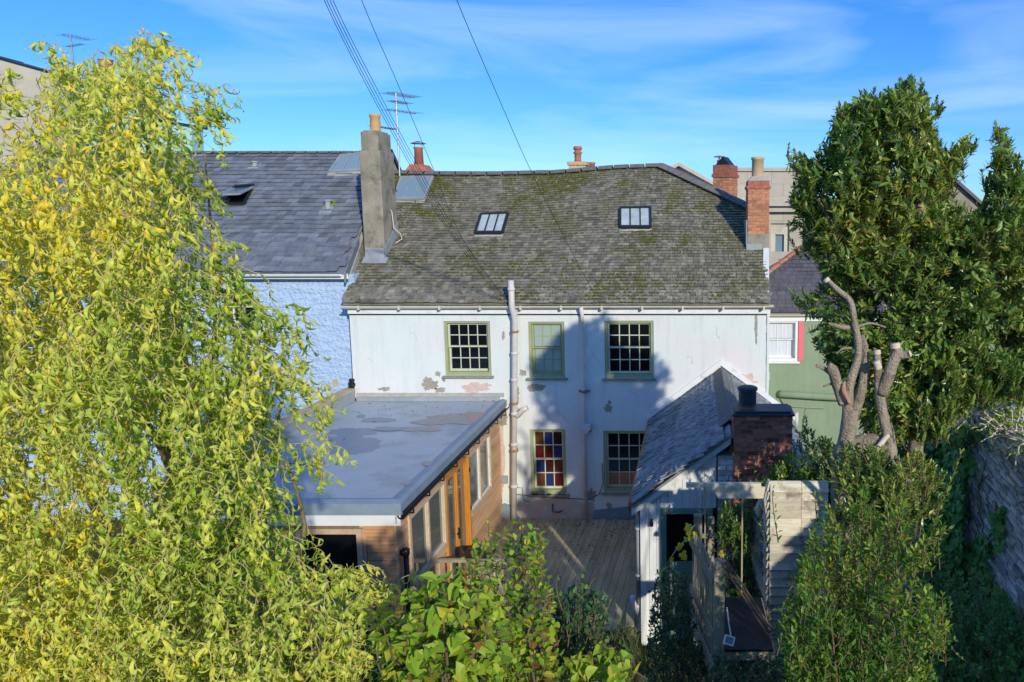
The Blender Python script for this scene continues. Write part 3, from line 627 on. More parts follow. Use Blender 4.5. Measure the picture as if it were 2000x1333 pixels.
# ------------------------------------------------------------------ blue house on the left
bh = thing('blue_house', 'house with blue painted rubble wall and dark slate roof beyond the willow tree', 'house', (-12, 17.4, -.22))
BY, BZ = 17.4, 5.84
bw = {'a': rect(438, 566, 500, 640, BY), 'b': rect(455, 786, 520, 860, BY), 'c': rect(150, 600, 240, 720, BY)}
# hand-tooled uneven wall face
wb = wall_with_holes(-19, -8.08, -.3, BZ, BY, BY + .4, list(bw.values())); wb.build('front_wall', M['render_blue'], bh)
sash(bh, bw['a'], 2, 2, dk, y=BY, fm='frame_dark', sm='white_paint'); sash(bh, bw['b'], 2, 2, dk, y=BY, fm='frame_dark', sm='white_paint'); sash(bh, bw['c'], 2, 2, dk, y=BY, fm='white_paint', sm='white_paint')
BK = .70; BEY = 17.12; BRY = 21.5
def bright(y): return -8.16 - .13 * (y - BEY)
def bsurf(u, s): y = BEY + s * cs; return Vector((u, y, BZ + .06 + BK * (y - BEY) + .02 * noise.noise(Vector((u * .5, y * .5, 9)))))
slates(bh, bsurf, -19, -8.1, (BRY - BEY) / cs, .19, .25, lambda u, s: u < bright(BEY + s * cs) - .1, M['slate_blue'])
q = MB(); zr = BZ + .04 + BK * (BRY - BEY)
q.prism([(-19, BEY, BZ + .03), (-19, BRY, zr), (-19, 25.8, BZ), ], (0, 0, -.001))
q = MB(); q.add([(-19, BEY, BZ + .03), (bright(BEY), BEY, BZ + .03), (bright(BRY), BRY, zr), (-19, BRY, zr), (-19, 25.8, BZ), (-9.3, 25.8, BZ)], [(0, 1, 2, 3), (3, 2, 5, 4)]); q.build('roof_body', M['slate_blue'], bh)
q = MB(); q.prism([(bright(BEY), 17.46, -.2), (bright(BRY), BRY, -.2), (bright(BRY), BRY, zr - .05), (bright(BEY), 17.46, BZ + .05)], (-.25, 0, 0)); q.prism([(bright(BRY), BRY, -.2), (bright(BRY) - .3, 25.8, -.2), (bright(BRY) - .3, 25.8, BZ - .05), (bright(BRY), BRY, zr - .05)], (-.25, 0, 0)); q.build('gable_wall', M['lead_mortar'], bh)
q = MB()
def slope_bar(mb, x0, y0, z0, x1, y1, z1, w=.05, h=.2): mb.add([(x0 - w, y0, z0), (x0 + w, y0, z0), (x1 + w, y1, z1), (x1 - w, y1, z1), (x0 - w, y0, z0 + h), (x0 + w, y0, z0 + h), (x1 + w, y1, z1 + h), (x1 - w, y1, z1 + h)], BF)
n_v = 14
for k in range(n_v):
    ya, yb = BEY + (18.25 - BEY) * k / 5, BEY + (18.25 - BEY) * (k + .96) / 5
    if k > 4: break
    q = MB(); slope_bar(q, bright(ya), ya, BZ + BK * (ya - BEY) - .18, bright(yb), yb, BZ + BK * (yb - BEY) - .18, .02, .24); q.build('verge_slate', M['slate_blue'], bh)
q = MB(); slope_bar(q, bright(19), 19.0, BZ + BK * (19.0 - BEY) - .02, bright(BRY), BRY, zr + .0, .04, .1); slope_bar(q, bright(BRY), BRY, zr, bright(BRY) - .3, 25.8, BZ, .05, .14); q.build('bargeboard', M['frame_dark'], bh)
ridge_run(bh, (-19, BRY, zr + .06), (bright(BRY) - .4, BRY, zr + .06), M['ridge'], 30, .1)
q = MB(); halfpipe(q, -19, -8.25, BEY - .02, BZ + .0, BZ + .02, .06); q.build('gutter', M['white_paint'], bh)
bx('fascia', -19, -8.12, BEY + .06, BEY + .1, BZ - .1, BZ + .02, M['white_paint'], bh)
def broof_px(px, py): return PPL(px, py, Vector((0, BEY, BZ + .06)), Vector((0, -BK, 1)))
BN = Vector((0, -BK, 1))
skylight(bh, [broof_px(x, y) for x, y in ((668, 308), (722, 303), (722, 336), (645, 340))], BN, 3, 'glass_sky', fm='lead', lift=.1, rail=.025)
# open pivot window
cn = [broof_px(x, y) for x, y in ((460, 367), (497, 364), (478, 402), (437, 403))]
o_ = skylight(bh, cn, BN, 1, 'glass_dark', lift=.07, rail=.03, flash=False); o_['label'] = 'roof window standing ajar'
bnn = BN.normalized(); up_ = [cn[0] + bnn * .02, cn[1] + bnn * .02, cn[2] + bnn * .38, cn[3] + bnn * .38]
q = MB(); ax = (up_[1] - up_[0]).cross(up_[3] - up_[0]).normalized()
def bar2(mb, a, b, w, t): 
    d = (b - a).normalized(); s = ax.cross(d) * w; mb.prism([a - s, a + s, b + s, b - s], ax * t)
for a, b in ((up_[0], up_[1]), (up_[1], up_[2]), (up_[2], up_[3]), (up_[3], up_[0])): bar2(q, a, b, .035, .04)
q.build('open_sash', M['lead'], o_); ob('pane', [p + ax * .02 for p in up_] + [p + ax * .03 for p in up_], [(0, 1, 2, 3), (7, 6, 5, 4)], M['glass_sky'], o_)
for (px, py, hh) in ((641, 408, .28), (498, 326, .2)):
    c = broof_px(px, py); q = MB(); q.lathe(c - Vector((0, 0, .1)), [(.07, 0), (.07, hh), (.10, hh + .01), (.10, hh + .05), (.02, hh + .06)], 12); v_ = q.build('roof_vent', M['lead'], bh, smooth=False)
    q = MB(); n0 = bnn; q.prism([c + Vector((-.16, -.2, -.14)) + n0 * .02, c + Vector((.16, -.2, -.14)) + n0 * .02, c + Vector((.13, .12, .084)) + n0 * .02, c + Vector((-.13, .12, .084)) + n0 * .02], n0 * .01); q.build('flashing', M['lead'], v_)
c = P(654, 748, BY - .02); bx('air_brick', c.x - .06, c.x + .06, BY - .02, BY + .01, c.z - .08, c.z + .08, M['pot_buff'], bh)

# ------------------------------------------------------------------ chimneys of houses behind the ridge
def lone_chimney(name, label, px, pyb, Y, w, h, pots, bm, rot=0, z0=6.0):
    top = P(px, pyb, Y); t = thing(name, label, 'chimney', (top.x, Y, z0))
    return t, top
t, top = lone_chimney('chimney', 'red clay pot with round metal cowl, just behind the left skylight', 815, 340, 24.5, .5, 0, 1, None)
q = MB(); q.box(top.x - .42, top.x + .42, 24.4, 25.1, 6, top.z + .02); q.prism([(top.x - .42, 24.4, top.z + .02), (top.x + .42, 24.4, top.z + .02), (top.x + .2, 24.4, top.z + .3), (top.x - .2, 24.4, top.z + .3)], (0, .7, 0)); q.build('stack', M['brick_dark'], t)
q = MB(); q.lathe((top.x, 24.7, top.z + .25), [(.15, 0), (.13, .55), (.16, .58), (.15, .62), (.12, .62)], 16); q.build('chimney_pot', M['pot_red'], t, smooth=True)
q = MB(); q.lathe((top.x, 24.7, top.z + .98), [(.24, 0), (.24, .02), (.02, .09)], 16); q.tube([(top.x - .1, 24.7, top.z + .8), (top.x - .13, 24.7, top.z + 1.0)], .012, 5); q.tube([(top.x + .1, 24.7, top.z + .8), (top.x + .13, 24.7, top.z + 1.0)], .012, 5); q.build('cowl', M['metal'], t)
t, top = lone_chimney('chimney', 'ringed red chimney pot on buff base peeping over the main ridge', 1129, 330, 27, .4, 0, 1, None)
q = MB(); q.box(top.x - .30, top.x + .30, 26.8, 27.4, 6, top.z + .12); q.box(top.x - .36, top.x + .36, 26.75, 27.45, top.z + .12, top.z + .24); q.build('stack', M['pot_buff'], t)
q = MB(); q.lathe((top.x, 27, top.z + .24), [(.14, 0), (.12, .1), (.12, .28), (.16, .3), (.16, .34), (.12, .36), (.12, .42), (.16, .44), (.16, .5), (.13, .55), (.1, .55)], 16); q.build('chimney_pot', M['pot_red'], t, smooth=True)
t, top = lone_chimney('chimney', 'short plain red chimney pot right of the ringed one', 1155, 335, 27.6, .4, 0, 1, None)
q = MB(); q.box(top.x - .15, top.x + .15, 27.5, 27.9, 6, top.z + .05); q.build('stack', M['brick_dark'], t)
q = MB(); q.lathe((top.x, 27.7, top.z + .05), [(.12, 0), (.12, .2), (.14, .21), (.14, .28), (.1, .28)], 14); q.build('chimney_pot', M['pot_red'], t, smooth=True)
t = thing('brick_chimney', 'square brick chimney with pitched black cowl, behind the hip of the mossy roof', 'chimney', (.95, 22.6, 6.4))
st2, Mr2 = brick_stack(t, .62, 1.16, 22.6, 23.35, 6.6, 8.35, M['brick'], M['mortar'], rot=R(-22), name='stack', bh=.075)
q = MB(); q.box(.59, 1.19, 22.57, 23.38, 8.35, 8.45, M=Mr2); q.box(.62, 1.16, 22.6, 23.35, 8.45, 8.72, M=Mr2); q.build('capping', M['brick_dark'], st2)
q = MB(); q.prism([Mr2 @ Vector(p) for p in ((.66, 22.7, 8.72), (1.12, 22.7, 8.72), (.9, 22.7, 8.98))], Mr2.to_3x3() @ Vector((0, .5, 0))); q.build('cowl', M['black_plastic'], st2)
q = MB(); q.tube([Mr2 @ Vector((.68, 23.0, 8.72)), Mr2 @ Vector((.68, 23.0, 8.9))], .07, 10); q.lathe(Mr2 @ Vector((.68, 23, 8.98)), [(.17, 0), (.17, .02), (.02, .05)], 12); q.tube([Mr2 @ Vector((.68, 23.0, 8.9)), Mr2 @ Vector((.68, 23.0, 9.0))], .02, 6); q.build('chimney_pot', M['pot_red'], st2)

# ------------------------------------------------------------------ pale stone building behind
sb = thing('stone_building', 'large pale ashlar building with cornice and pediment behind the right-hand brick chimneys', 'building', (3, 34, -.2))
z1 = P(1500, 335, 34).z; z2 = P(1500, 398, 34).z
wn_ = rect(1506, 437, 1541, 492, 34)
wall_with_holes(1.2, 4.86, -.2, z1, 34, 34.6, [wn_]).build('wall', M['stone_pale'], sb)
bx('side_block', 1.2, 4.86, 34.6, 44, -.2, z1 - .1, M['stone_pale'], sb)
bx('parapet_coping', 1.1, 4.95, 33.9, 34.7, z1, z1 + .16, M['stone_pale'], sb)
q = MB(); q.box(1.1, 5.15, 33.5, 33.998, z2 - .12, z2 + .1); q.box(1.1, 5.05, 33.7, 33.998, z2 - .38, z2 - .12); q.build('cornice', M['stone_pale'], sb)
zc_ = z1 - .3; r_ = 0
zz = -.2
while zz < z1 - .05:
    hh = .55; u = 1.2 - (.55 if r_ % 2 else 0)
    while u < 4.86:
        a, b = max(u, 1.2), min(u + 1.1, 4.86)
        if b - a > .1 and not (a < wn_[1] and b > wn_[0] and zz < wn_[3] and zz + hh > wn_[2]) and zz > 4.5 and not (z2 - .6 < zz < z2 + .1): bx('ashlar_block', a + .012, b - .012, 33.985, 34.1, zz + .012, min(zz + hh, z1) - .012, M['stone_pale'], sb)
        u += 1.1
    zz += hh; r_ += 1
q = MB(); q.box(wn_[0] - .0, wn_[0] + .22, 34.12, 34.2, wn_[2], wn_[3]); q.box(wn_[1] - .22, wn_[1], 34.12, 34.2, wn_[2], wn_[3]); q.box(wn_[0] + .22, wn_[1] - .22, 34.12, 34.2, wn_[3] - .5, wn_[3]); w_ = q.build('window', M['render_cream'], sb)
bx('pane', wn_[0] + .22, wn_[1] - .22, 34.25, 34.27, wn_[2], wn_[3] - .5, M['glass_sky'], w_)
ap = P(1326, 318, 33); lf = P(1262, 352, 33); rt = P(1452, 388, 33)
q = MB(); q.prism([ap, lf, Vector((lf.x, 33, 5)), Vector((rt.x, 33, 5)), rt], (0, 3, 0)); pe = q.build('pediment', M['stone_pale'], sb)
for (o1, o2, w_, ym, mt) in ((0, .16, .16, 32.75, 'coping'), (.42, .52, .1, 32.85, 'stone_pale'), (.75, .83, .08, 32.9, 'frame_dark')):
    q = MB()
    for a, b in ((ap, lf), (ap, rt)):
        a2, b2 = Vector((a.x, ym, a.z - o1)), Vector((b.x, ym, b.z - o1)); q.prism([a2, b2, b2 - Vector((0, 0, w_)), a2 - Vector((0, 0, w_))], (0, 33.0 - ym - .003, 0))
    q.build('raking_cornice', M[mt], pe)

# ------------------------------------------------------------------ green house on the right
gh = thing('green_house', 'sage green rendered house with pink-edged white window beyond the bay tree', 'house', (5, 21, -.22))
GY = 21.0; GZ = P(1560, 616, GY).z
gwn = rect(1480, 627, 1557, 706, GY)
wall_with_holes(1.75, 9, -.3, GZ, GY, GY + .3, [gwn]).build('front_wall', M['render_green'], gh)
bx('fascia', 1.75, 9, GY - .05, GY - .003, GZ - .17, GZ + .02, M['white_paint'], gh)
q = MB(); halfpipe(q, 1.8, 9, GY - .14, GZ + .04, GZ + .04, .06); q.build('gutter', M['upvc'], gh)
o_ = sash(gh, gwn, 2, 2, lambda r, c: 'curtain', y=GY, fm='white_paint', sm='white_paint', sill='white_paint', proud=-.02, label='white sash window with net curtains')
bx('window_surround', gwn[1] + .02, gwn[1] + .17, GY - .03, GY - .002, gwn[2] + .02, gwn[3] + .02, M['pink'], gh)
def gsurf(u, s): y = GY - .2 + s * .78; return Vector((u, y, GZ + .1 + .8 * (y - GY + .2)))
GRY = 22.98
def gleft(y): return 1.8 if y < 22.2 else 2.2 + (y - 22.2) * 1.4
slates(gh, gsurf, 1.6, 9, (GRY - GY + .2) / .78, .17, .22, lambda u, s: u > gleft(GY - .2 + s * .78), M['slate_brown'], nparts=300)
gr0 = gsurf(0, (GRY - GY + .2) / .78).z
q = MB(); e1 = gsurf(1.8, 0); q.add([(1.8, GY - .2, GZ + .08), (9, GY - .2, GZ + .08), (9, GRY, gr0 - .02), (3.25, GRY, gr0 - .02), (2.2, 22.2, gsurf(0, (22.2 - GY + .2) / .78).z - .02), (1.8, 22.2, gsurf(0, (22.2 - GY + .2) / .78).z - .02), (9, 26, GZ), (1.8, 26, GZ + .6), (1.8, 24.5, GZ + 1.0)], [(0, 1, 2, 3, 4, 5), (3, 2, 6, 7), (5, 4, 3, 7, 8)]); q.build('roof_body', M['slate_brown'], gh)
ridge_run(gh, (1.95, 21.95, gsurf(0, (21.95 - GY + .2) / .78).z + .03), (3.25, GRY, gr0 + .05), M['ridge_red'], 5, .1)
ridge_run(gh, (3.25, GRY, gr0 + .05), (9, GRY, gr0 + .05), M['ridge_red'], 14, .1)
a = P(1525, 770, GY - .12); b = P(1618, 776, GY - .12); q = MB(); q.tube([a + Vector((-.02, .1, -.02)), a, a.lerp(b, .5), b, b + Vector((1.5, 0, -.05))], .10, 14); q.build('waste_pipe', M['render_green'], gh, smooth=True)
q = MB(); q.tube([P(1522, 772, GY - .05), P(1530, 788, GY - .05), P(1550, 795, GY - .05), P(1610, 798, GY - .05)], .02, 6); q.build('cable', M['render_green'], gh, smooth=True)
q = MB(); q.tube([P(1556, 806, GY - 1), P(1556, 835, GY - 1)], .05, 8); q.build('small_pipe', M['pipe_white'], gh, smooth=True)

# ------------------------------------------------------------------ tall buildings at the left and far right
def slab_house(name, label, poly, Y, depth, m, coping, cz=.16, cat='house'):
    pts = [P(x, y, Y) for x, y in poly]; pts2 = [Vector((pts[0].x, Y, -.2))] + pts + [Vector((pts[-1].x, Y, -.2))]
    c = sum((p for p in pts), Vector()) / len(pts); t = thing(name, label, cat, (c.x, Y, -.2))
    q = MB(); q.prism(pts2[::-1], (0, depth, 0)); q.build('wall', m, t)
    for i in range(len(pts) - 1):
        a, b = pts[i], pts[i + 1]
        if abs(b.x - a.x) < .3: continue
        a2, b2 = a + Vector((-.02, -.05, .004)), b + Vector((.05, -.05, .004))
        q = MB(); q.prism([a2, b2, b2 + Vector((0, 0, cz)), a2 + Vector((0, 0, cz))], (0, depth + .2, 0)); q.build('coping', coping, t)
    return t
th = slab_house('cream_house', 'tall cream rendered gable at the far left edge above the willow', [(-350, 20), (0, 116), (103, 146)], 23.4, .6, M['render_cream'], M['frame_dark'], .05)
mh = slab_house('mint_house', 'mint green rendered house with stepped dark coping behind the willow top', [(104, 152), (235, 178), (300, 236), (374, 250), (376, 306)], 25.5, .6, M['render_mint'], M['frame_dark'], .09)
slab_house('low_parapet', 'low white wall with brown coping at foot of the mint house', [(330, 306), (414, 314)], 24.8, .5, M['white_old'], M['ridge'], .08, cat='wall')
cp = P(205, 150, 27); t = thing('chimney_pot', 'buff louvred chimney pot rising behind the willow crown, left', 'chimney pot', (cp.x, 27, cp.z - .4))
q = MB(); q.box(cp.x - .35, cp.x + .35, 26.8, 27.4, cp.z - 2, cp.z - .25); q.build('base', M['render_cream'], t)
q = MB(); q.lathe((cp.x, 27.1, cp.z - .25), [(.2, 0), (.17, .3), (.2, .36), (.24, .38)] + [(r, .40 + i * .035) for i, r in enumerate([.24, .19] * 6)] + [(.24, .83), (.2, .86)], 18); q.build('pot', M['pot_orange'], t)
def aerial(name, label, px, pyt, pyb, Y, el, ang=0):
    a, b = P(px, pyt, Y), P(px, pyb, Y); t = thing(name, label, 'aerial', (a.x, Y, b.z))
    q = MB(); q.tube([(a.x, Y, b.z), (a.x, Y, a.z)], .022, 8); q.build('mast', M['metal'], t)
    for (dz, L, n, an, w) in el:
        q = MB(); d = Vector((math.cos(R(an)), math.sin(R(an)), 0)); s = Vector((-d.y, d.x, 0)); c = Vector((a.x, Y, a.z - dz))
        q.tube([c - d * L * .3, c + d * L * .7], .010, 6)
        q.build('boom', M['metal'], t)
        q = MB()
        for k in range(n):
            e = c + d * L * (-.3 + k / (n - 1)); q.tube([e - s * w, e + s * w], .006, 4)
            if k % 2 == 0: q.tube([e - Vector((0, 0, w * .12)), e + Vector((0, 0, w * .12))], .005, 4)
        q.build('elements', M['metal'], t)
    return t
aerial('tv_aerial', 'tv aerial on a tall mast beside the rendered chimney', 773, 182, 345, 19.6, [(.03, .9, 11, 64, .28), (.22, .6, 9, 70, .2), (.45, .9, 8, 60, .26)])
aerial('tv_aerial', 'small tv aerial on the cream gable at top left', 138, 68, 160, 24.5, [(.05, .8, 8, 70, .35), (.35, .9, 9, -25, .12)])
aerial('tv_aerial', 'small tv aerial half hidden behind the orange chimney pot', 741, 246, 330, 20.0, [(.03, .9, 12, 75, .16)])
fh = thing('distant_house', 'grey gabled house glimpsed through the bay tree at far right', 'house', (11, 30, -.2))
a, b, c = P(1862, 352, 30), P(1800, 420, 30), P(1935, 425, 30)
q = MB(); q.prism([a, b, Vector((b.x, 30, 0)), Vector((c.x, 30, 0)), c], (0, 6, 0)); q.build('wall', M['render_stack'], fh)
q = MB(); q.prism([a + Vector((0, -.2, .1)), c + Vector((.3, -.2, 0)), c + Vector((.3, -.2, -.15)), a + Vector((0, -.2, -.05))], (0, 6.3, 0)); q.prism([a + Vector((0, -.2, .1)), b + Vector((-.3, -.2, 0)), b + Vector((-.3, -.2, -.15)), a + Vector((0, -.2, -.05))], (0, 6.3, 0)); q.build('roof', M['slate_brown'], fh)

# ------------------------------------------------------------------ timber extension
XE, YE0 = -4.62, 10.86; RZ = 2.88
ex = thing('timber_extension', 'flat-roofed timber-clad extension with blue-grey roof against the white house', 'extension', (-6.3, 14, -.3))
q = MB(); q.box(-7.98, XE - .05, YE0 + .05, 10.99, -.3, 1.32); q.box(-7.98, -6.1, YE0 + .05, 10.99, 1.32, 2.62); q.box(-5.2, XE - .05, YE0 + .05, 10.99, 1.32, 2.62)
for (a, b, c, d) in ((10.99, 11.45, -.3, 2.62), (11.45, 13.0, -.3, 1.25), (13.0, 13.15, -.3, 2.62), (14.35, 14.45, -.3, 2.62), (14.45, 16.02, -.3, 1.18), (16.02, 16.99, -.3, 2.62), (11.45, 13.0, 2.36, 2.62), (13.15, 14.45, 2.36, 2.62), (14.45, 16.02, 2.36, 2.62)): q.box(XE - .17, XE - .05, a, b, c, d)
q.box(-8.0, -7.85, 10.99, 16.99, -.3, 2.62); q.build('wall', M['render_cream'], ex)
bx('floor', -7.85, XE - .17, 11, 16.95, -.05, .02, M['wood_frame'], ex); bx('inner_wall', -7.85, XE - .17, 15.9, 15.95, .02, 2.6, M['render_cream'], ex)
# cladding boards one by one
bh_ = .125
for k in range(22):
    z0 = -.2 + k * bh_; z1b = z0 + bh_ - .011
    if z1b > 2.66: break
    segs = [(-7.98, XE + .0)]
    if z1b > 1.24 and z0 < 2.46: segs = [(-7.98, -6.18), (-5.12, XE + .0)]
    for a, b in segs:
        j = random.uniform(-.003, .003)
        cuts = [a, b]
        if b - a > 2: cuts = [a, a + random.uniform(.8, b - a - .8), b]
        for c0, c1 in zip(cuts, cuts[1:]):
            o = ob('cladding_board', [(c0 + .002, YE0 + .006 + j, z0), (c1 - .002, YE0 + .006 + j, z0), (c1 - .002, YE0 + .05, z0), (c0 + .002, YE0 + .05, z0), (c0 + .002, YE0 + .018 + j, z1b), (c1 - .002, YE0 + .018 + j, z1b), (c1 - .002, YE0 + .05, z1b), (c0 + .002, YE0 + .05, z1b)], BF, M['wood_x'], ex)
    def yseg(z0, z1):
        ok = [(YE0 + .052, 16.96)]
        for (a, b, c, d) in ((11.36, 13.08, 1.16, 2.44), (13.08, 14.42, -.1, 2.44), (14.38, 16.08, 1.10, 2.42)):
            if z1 > c and z0 < d:
                nx_ = []
                for s0, s1 in ok:
                    if b <= s0 or a >= s1: nx_.append((s0, s1)); continue
                    if a > s0 + .03: nx_.append((s0, a))
                    if b < s1 - .03: nx_.append((b, s1))
                ok = nx_
        return ok
    for a, b in yseg(z0, z1b):
        j = random.uniform(-.003, .003); x = XE
        ob('cladding_board', [(x - .05, a + .002, z0), (x - .006 + j, a + .002, z0), (x - .006 + j, b - .002, z0), (x - .05, b - .002, z0), (x - .05, a + .002, z1b), (x - .018 + j, a + .002, z1b), (x - .018 + j, b - .002, z1b), (x - .05, b - .002, z1b)], BF, M['wood_y'], ex)
bx('corner_board', XE - .02, XE + .012, YE0 - .012, YE0 + .05, -.25, 2.66, M['wood_y'], ex)
# windows of the extension
def side_window(parent, ya, yb, za, zb, n, name='window', fm='wood_frame', t=.075, glass='glass_ext', x=XE, inner='white_old'):
    f = MB(); xa, xb = x - .10, x + .018
    f.box(xa, xb, ya, ya + t, za, zb); f.box(xa, xb, yb - t, yb, za, zb); f.box(xa, xb, ya + t, yb - t, zb - t, zb); f.box(xa, xb + .02, ya + t, yb - t, za, za + t)
    st_ = [ya + t + (yb - ya - 2 * t) * k / n for k in range(n + 1)]
    for k in range(1, n): f.box(xa, xb - .004, st_[k] - t * .4, st_[k] + t * .4, za + t, zb - t)
    o = f.build(name, M[fm], parent)
    for k in range(n):
        a, b = st_[k] + (t * .4 if k else 0), st_[k + 1] - (t * .4 if k < n - 1 else 0)
        s = MB(); w = .035; s.box(x - .06, x - .01, a, a + w, za + t, zb - t); s.box(x - .06, x - .01, b - w, b, za + t, zb - t); s.box(x - .06, x - .01, a + w, b - w, zb - t - w, zb - t); s.box(x - .06, x - .01, a + w, b - w, za + t, za + t + w); s.build('casement', M[inner], o)
        bx('pane', x - .04, x - .032, a + w, b - w, za + t + w, zb - t - w, M[glass], o)
    return o
side_window(ex, 11.36, 13.06, 1.16, 2.43, 2, inner='upvc'); side_window(ex, 14.42, 16.08, 1.10, 2.42, 2)
dr = side_window(ex, 13.09, 14.38, .02, 2.43, 2, name='patio_door', fm='wood_orange', t=.085, inner='wood_orange'); dr['label'] = 'orange varnished glazed double door'
q = MB(); q.box(XE + .02, XE + .05, 13.66, 13.68, 1.0, 1.22); q.box(XE + .035, XE + .05, 13.56, 13.68, 1.12, 1.14); q.build('handle', M['black_plastic'], dr)
q = MB(); q.box(XE + .02, XE + .06, 14.31, 14.37, .1, 2.4); q.build('door_edge', M['wood_orange'], dr)
for z in (.5, 1.3, 2.1): bx('hinge', XE + .06, XE + .075, 14.32, 14.36, z, z + .09, M['black_plastic'], dr)
# front window
f = MB(); t = .085; xa, xb, za, zb = -6.16, -5.14, 1.26, 2.44
f.box(xa, xa + t, YE0 - .02, YE0 + .1, za, zb); f.box(xb - t, xb, YE0 - .02, YE0 + .1, za, zb); f.box(xa + t, xb - t, YE0 - .02, YE0 + .1, zb - t, zb); f.box(xa + t, xb - t, YE0 - .03, YE0 + .1, za, za + t); fw = f.build('window', M['wood_frame'], ex)
bx('pane', xa + t, xb - t, YE0 + .04, YE0 + .048, za + t, zb - t, M['glass_dark'], fw); 
q = MB(); q.box(xb + .003, xb + .05, YE0 - .005, YE0 + .02, .5, zb); q.build('window_trim', M['wood_y'], fw)
bx('blind', xa + t + .02, -5.75, YE0 + .1, YE0 + .11, za + t + .1, zb - t, M['glass_frost'], fw)
# roof deck, upstands, fascia
rf = MB(); rf.box(-7.98, XE + .13, YE0 - .12, YF - .003, RZ - .14, RZ); roof = rf.build('roof', M['membrane'], ex)
q = MB(); q.add([(-7.98, YE0 - .16, RZ - .16), (XE + .16, YE0 - .16, RZ - .16), (XE + .16, YE0 - .10, RZ - .16), (-7.98, YE0 - .10, RZ - .16), (-7.98, YE0 - .16, RZ + .02), (XE + .16, YE0 - .16, RZ + .02), (XE + .09, YE0 - .04, RZ + .05), (-7.98, YE0 - .04, RZ + .05)], BF)
q.add([(-7.98, YE0 - .04, RZ + .05), (XE + .05, YE0 - .04, RZ + .05), (XE + .02, YE0 + .12, RZ + .003), (-7.98, YE0 + .12, RZ + .003)], [(0, 1, 2, 3)])
q.add([(XE + .16, YE0 - .16, RZ + .02), (XE + .16, YF - .01, RZ + .02), (XE + .08, YF - .01, RZ + .05), (XE + .09, YE0 - .04, RZ + .05), (XE - .08, YF - .01, RZ + .003), (XE - .08, YE0 + .12, RZ + .003), (XE + .16, YE0 - .16, RZ - .12), (XE + .16, YF - .01, RZ - .12)], [(0, 1, 2, 3), (3, 2, 4, 5), (0, 6, 7, 1)])
q.build('roof_edge', M['membrane_up'], roof)
q = MB(); q.box(-7.98, XE + .0, YF - .05, YF - .003, RZ + .003, RZ + .10); q.build('lead_upstand', M['lead'], roof)
q = MB(); q.box(-7.98, XE + .1, YF - .03, YF - .002, RZ + .102, RZ + .19); q.build('mortar_fillet', M['lead_mortar'], roof)
q = MB(); q.box(-8.2, -7.985, YE0, YF - .1, RZ - .5, RZ + .28); q.build('parapet', M['lead'], roof); bx('parapet_coping', -8.24, -7.97, YE0 - .02, YF - .09, RZ + .282, RZ + .32, M['pot_buff'], roof)
bx('fascia', -7.98, XE + .14, YE0 - .15, YE0 - .125, RZ - .33, RZ - .165, M['white_paint'], ex); bx('soffit', -7.98, XE + .13, YE0 - .12, YE0 + .0, RZ - .24, RZ - .21, M['white_paint'], ex)
bx('side_fascia', XE + .06, XE + .09, YE0 - .15, YF - .01, RZ - .3, RZ - .15, M['white_paint'], ex)
q = MB(); v0 = len(q.v)
n = 8; vv = []
for (y, z) in ((YE0 - .18, RZ - .16), (YF - .05, RZ - .12)):
    for k in range(n + 1): a = math.pi + math.pi * k / n; vv.append((XE + .17 + .062 * math.cos(a), y, z + .062 * math.sin(a)))
    for k in range(n + 1): a = 2 * math.pi - math.pi * k / n; vv.append((XE + .17 + .052 * math.cos(a), y, z + .052 * math.sin(a)))
m_n = 2 * (n + 1); q.add(vv, [(k, (k + 1) % m_n, m_n + (k + 1) % m_n, m_n + k) for k in range(m_n)] + [tuple(range(m_n)), tuple(range(m_n, 2 * m_n))[::-1]]); sgut = q.build('side_gutter', M['black_plastic'], ex)
for k in range(9):
    y = YE0 + .1 + k * .7; q = MB(); q.box(XE + .1, XE + .245, y, y + .04, RZ - .24, RZ - .228); q.box(XE + .232, XE + .245, y, y + .04, RZ - .23, RZ - .13); q.build('gutter_bracket', M['black_plastic'], sgut)
a = Vector((XE + .06, 11.05, 1.98)); q = MB(); q.tube([(a.x, a.y, -.3), (a.x, a.y, 1.9)], .04, 12); q.lathe((a.x, a.y, 1.9), [(.045, 0), (.06, .04), (.06, .12), (.045, .13)], 12); q.tube([(a.x, a.y, 1.98), (a.x - .06, a.y - .06, 1.98)], .045, 10); q.build('waste_pipe', M['black_plastic'], ex, smooth=True)
fl = PZ(690, 783, RZ); q = MB(); q.lathe((fl.x, fl.y, RZ), [(.10, 0), (.09, .06), (.062, .07), (.062, .34), (.085, .36), (.085, .42), (.06, .44), (.06, .47), (.075, .48), (.075, .52), (.04, .53)], 16); q.build('flue', M['black_plastic'], ex, smooth=False)
def puddle(cx, cy, rx, ry, seed, z, m, nm='stain'):
    pts = []
    for k in range(40):
        a = 2 * math.pi * k / 40; r = 1 + .5 * noise.noise(Vector((math.cos(a) * 1.4 + seed, math.sin(a) * 1.4, seed * 2.3))) + .25 * noise.noise(Vector((math.cos(a) * 5, math.sin(a) * 5, seed)))
        p = PZ(cx + rx * r * math.cos(a), cy + ry * r * math.sin(a), z); p.x = max(-7.9, min(XE - .02, p.x)); pts.append(p)
    q = MB(); q.prism(pts[::-1], (0, 0, .002)); q.build(nm, m, roof)
M['puddle'] = mat('damp_membrane', (.17, .215, .28), (.20, .25, .32), (3, 3, 3), .4, .15, 12, .4)
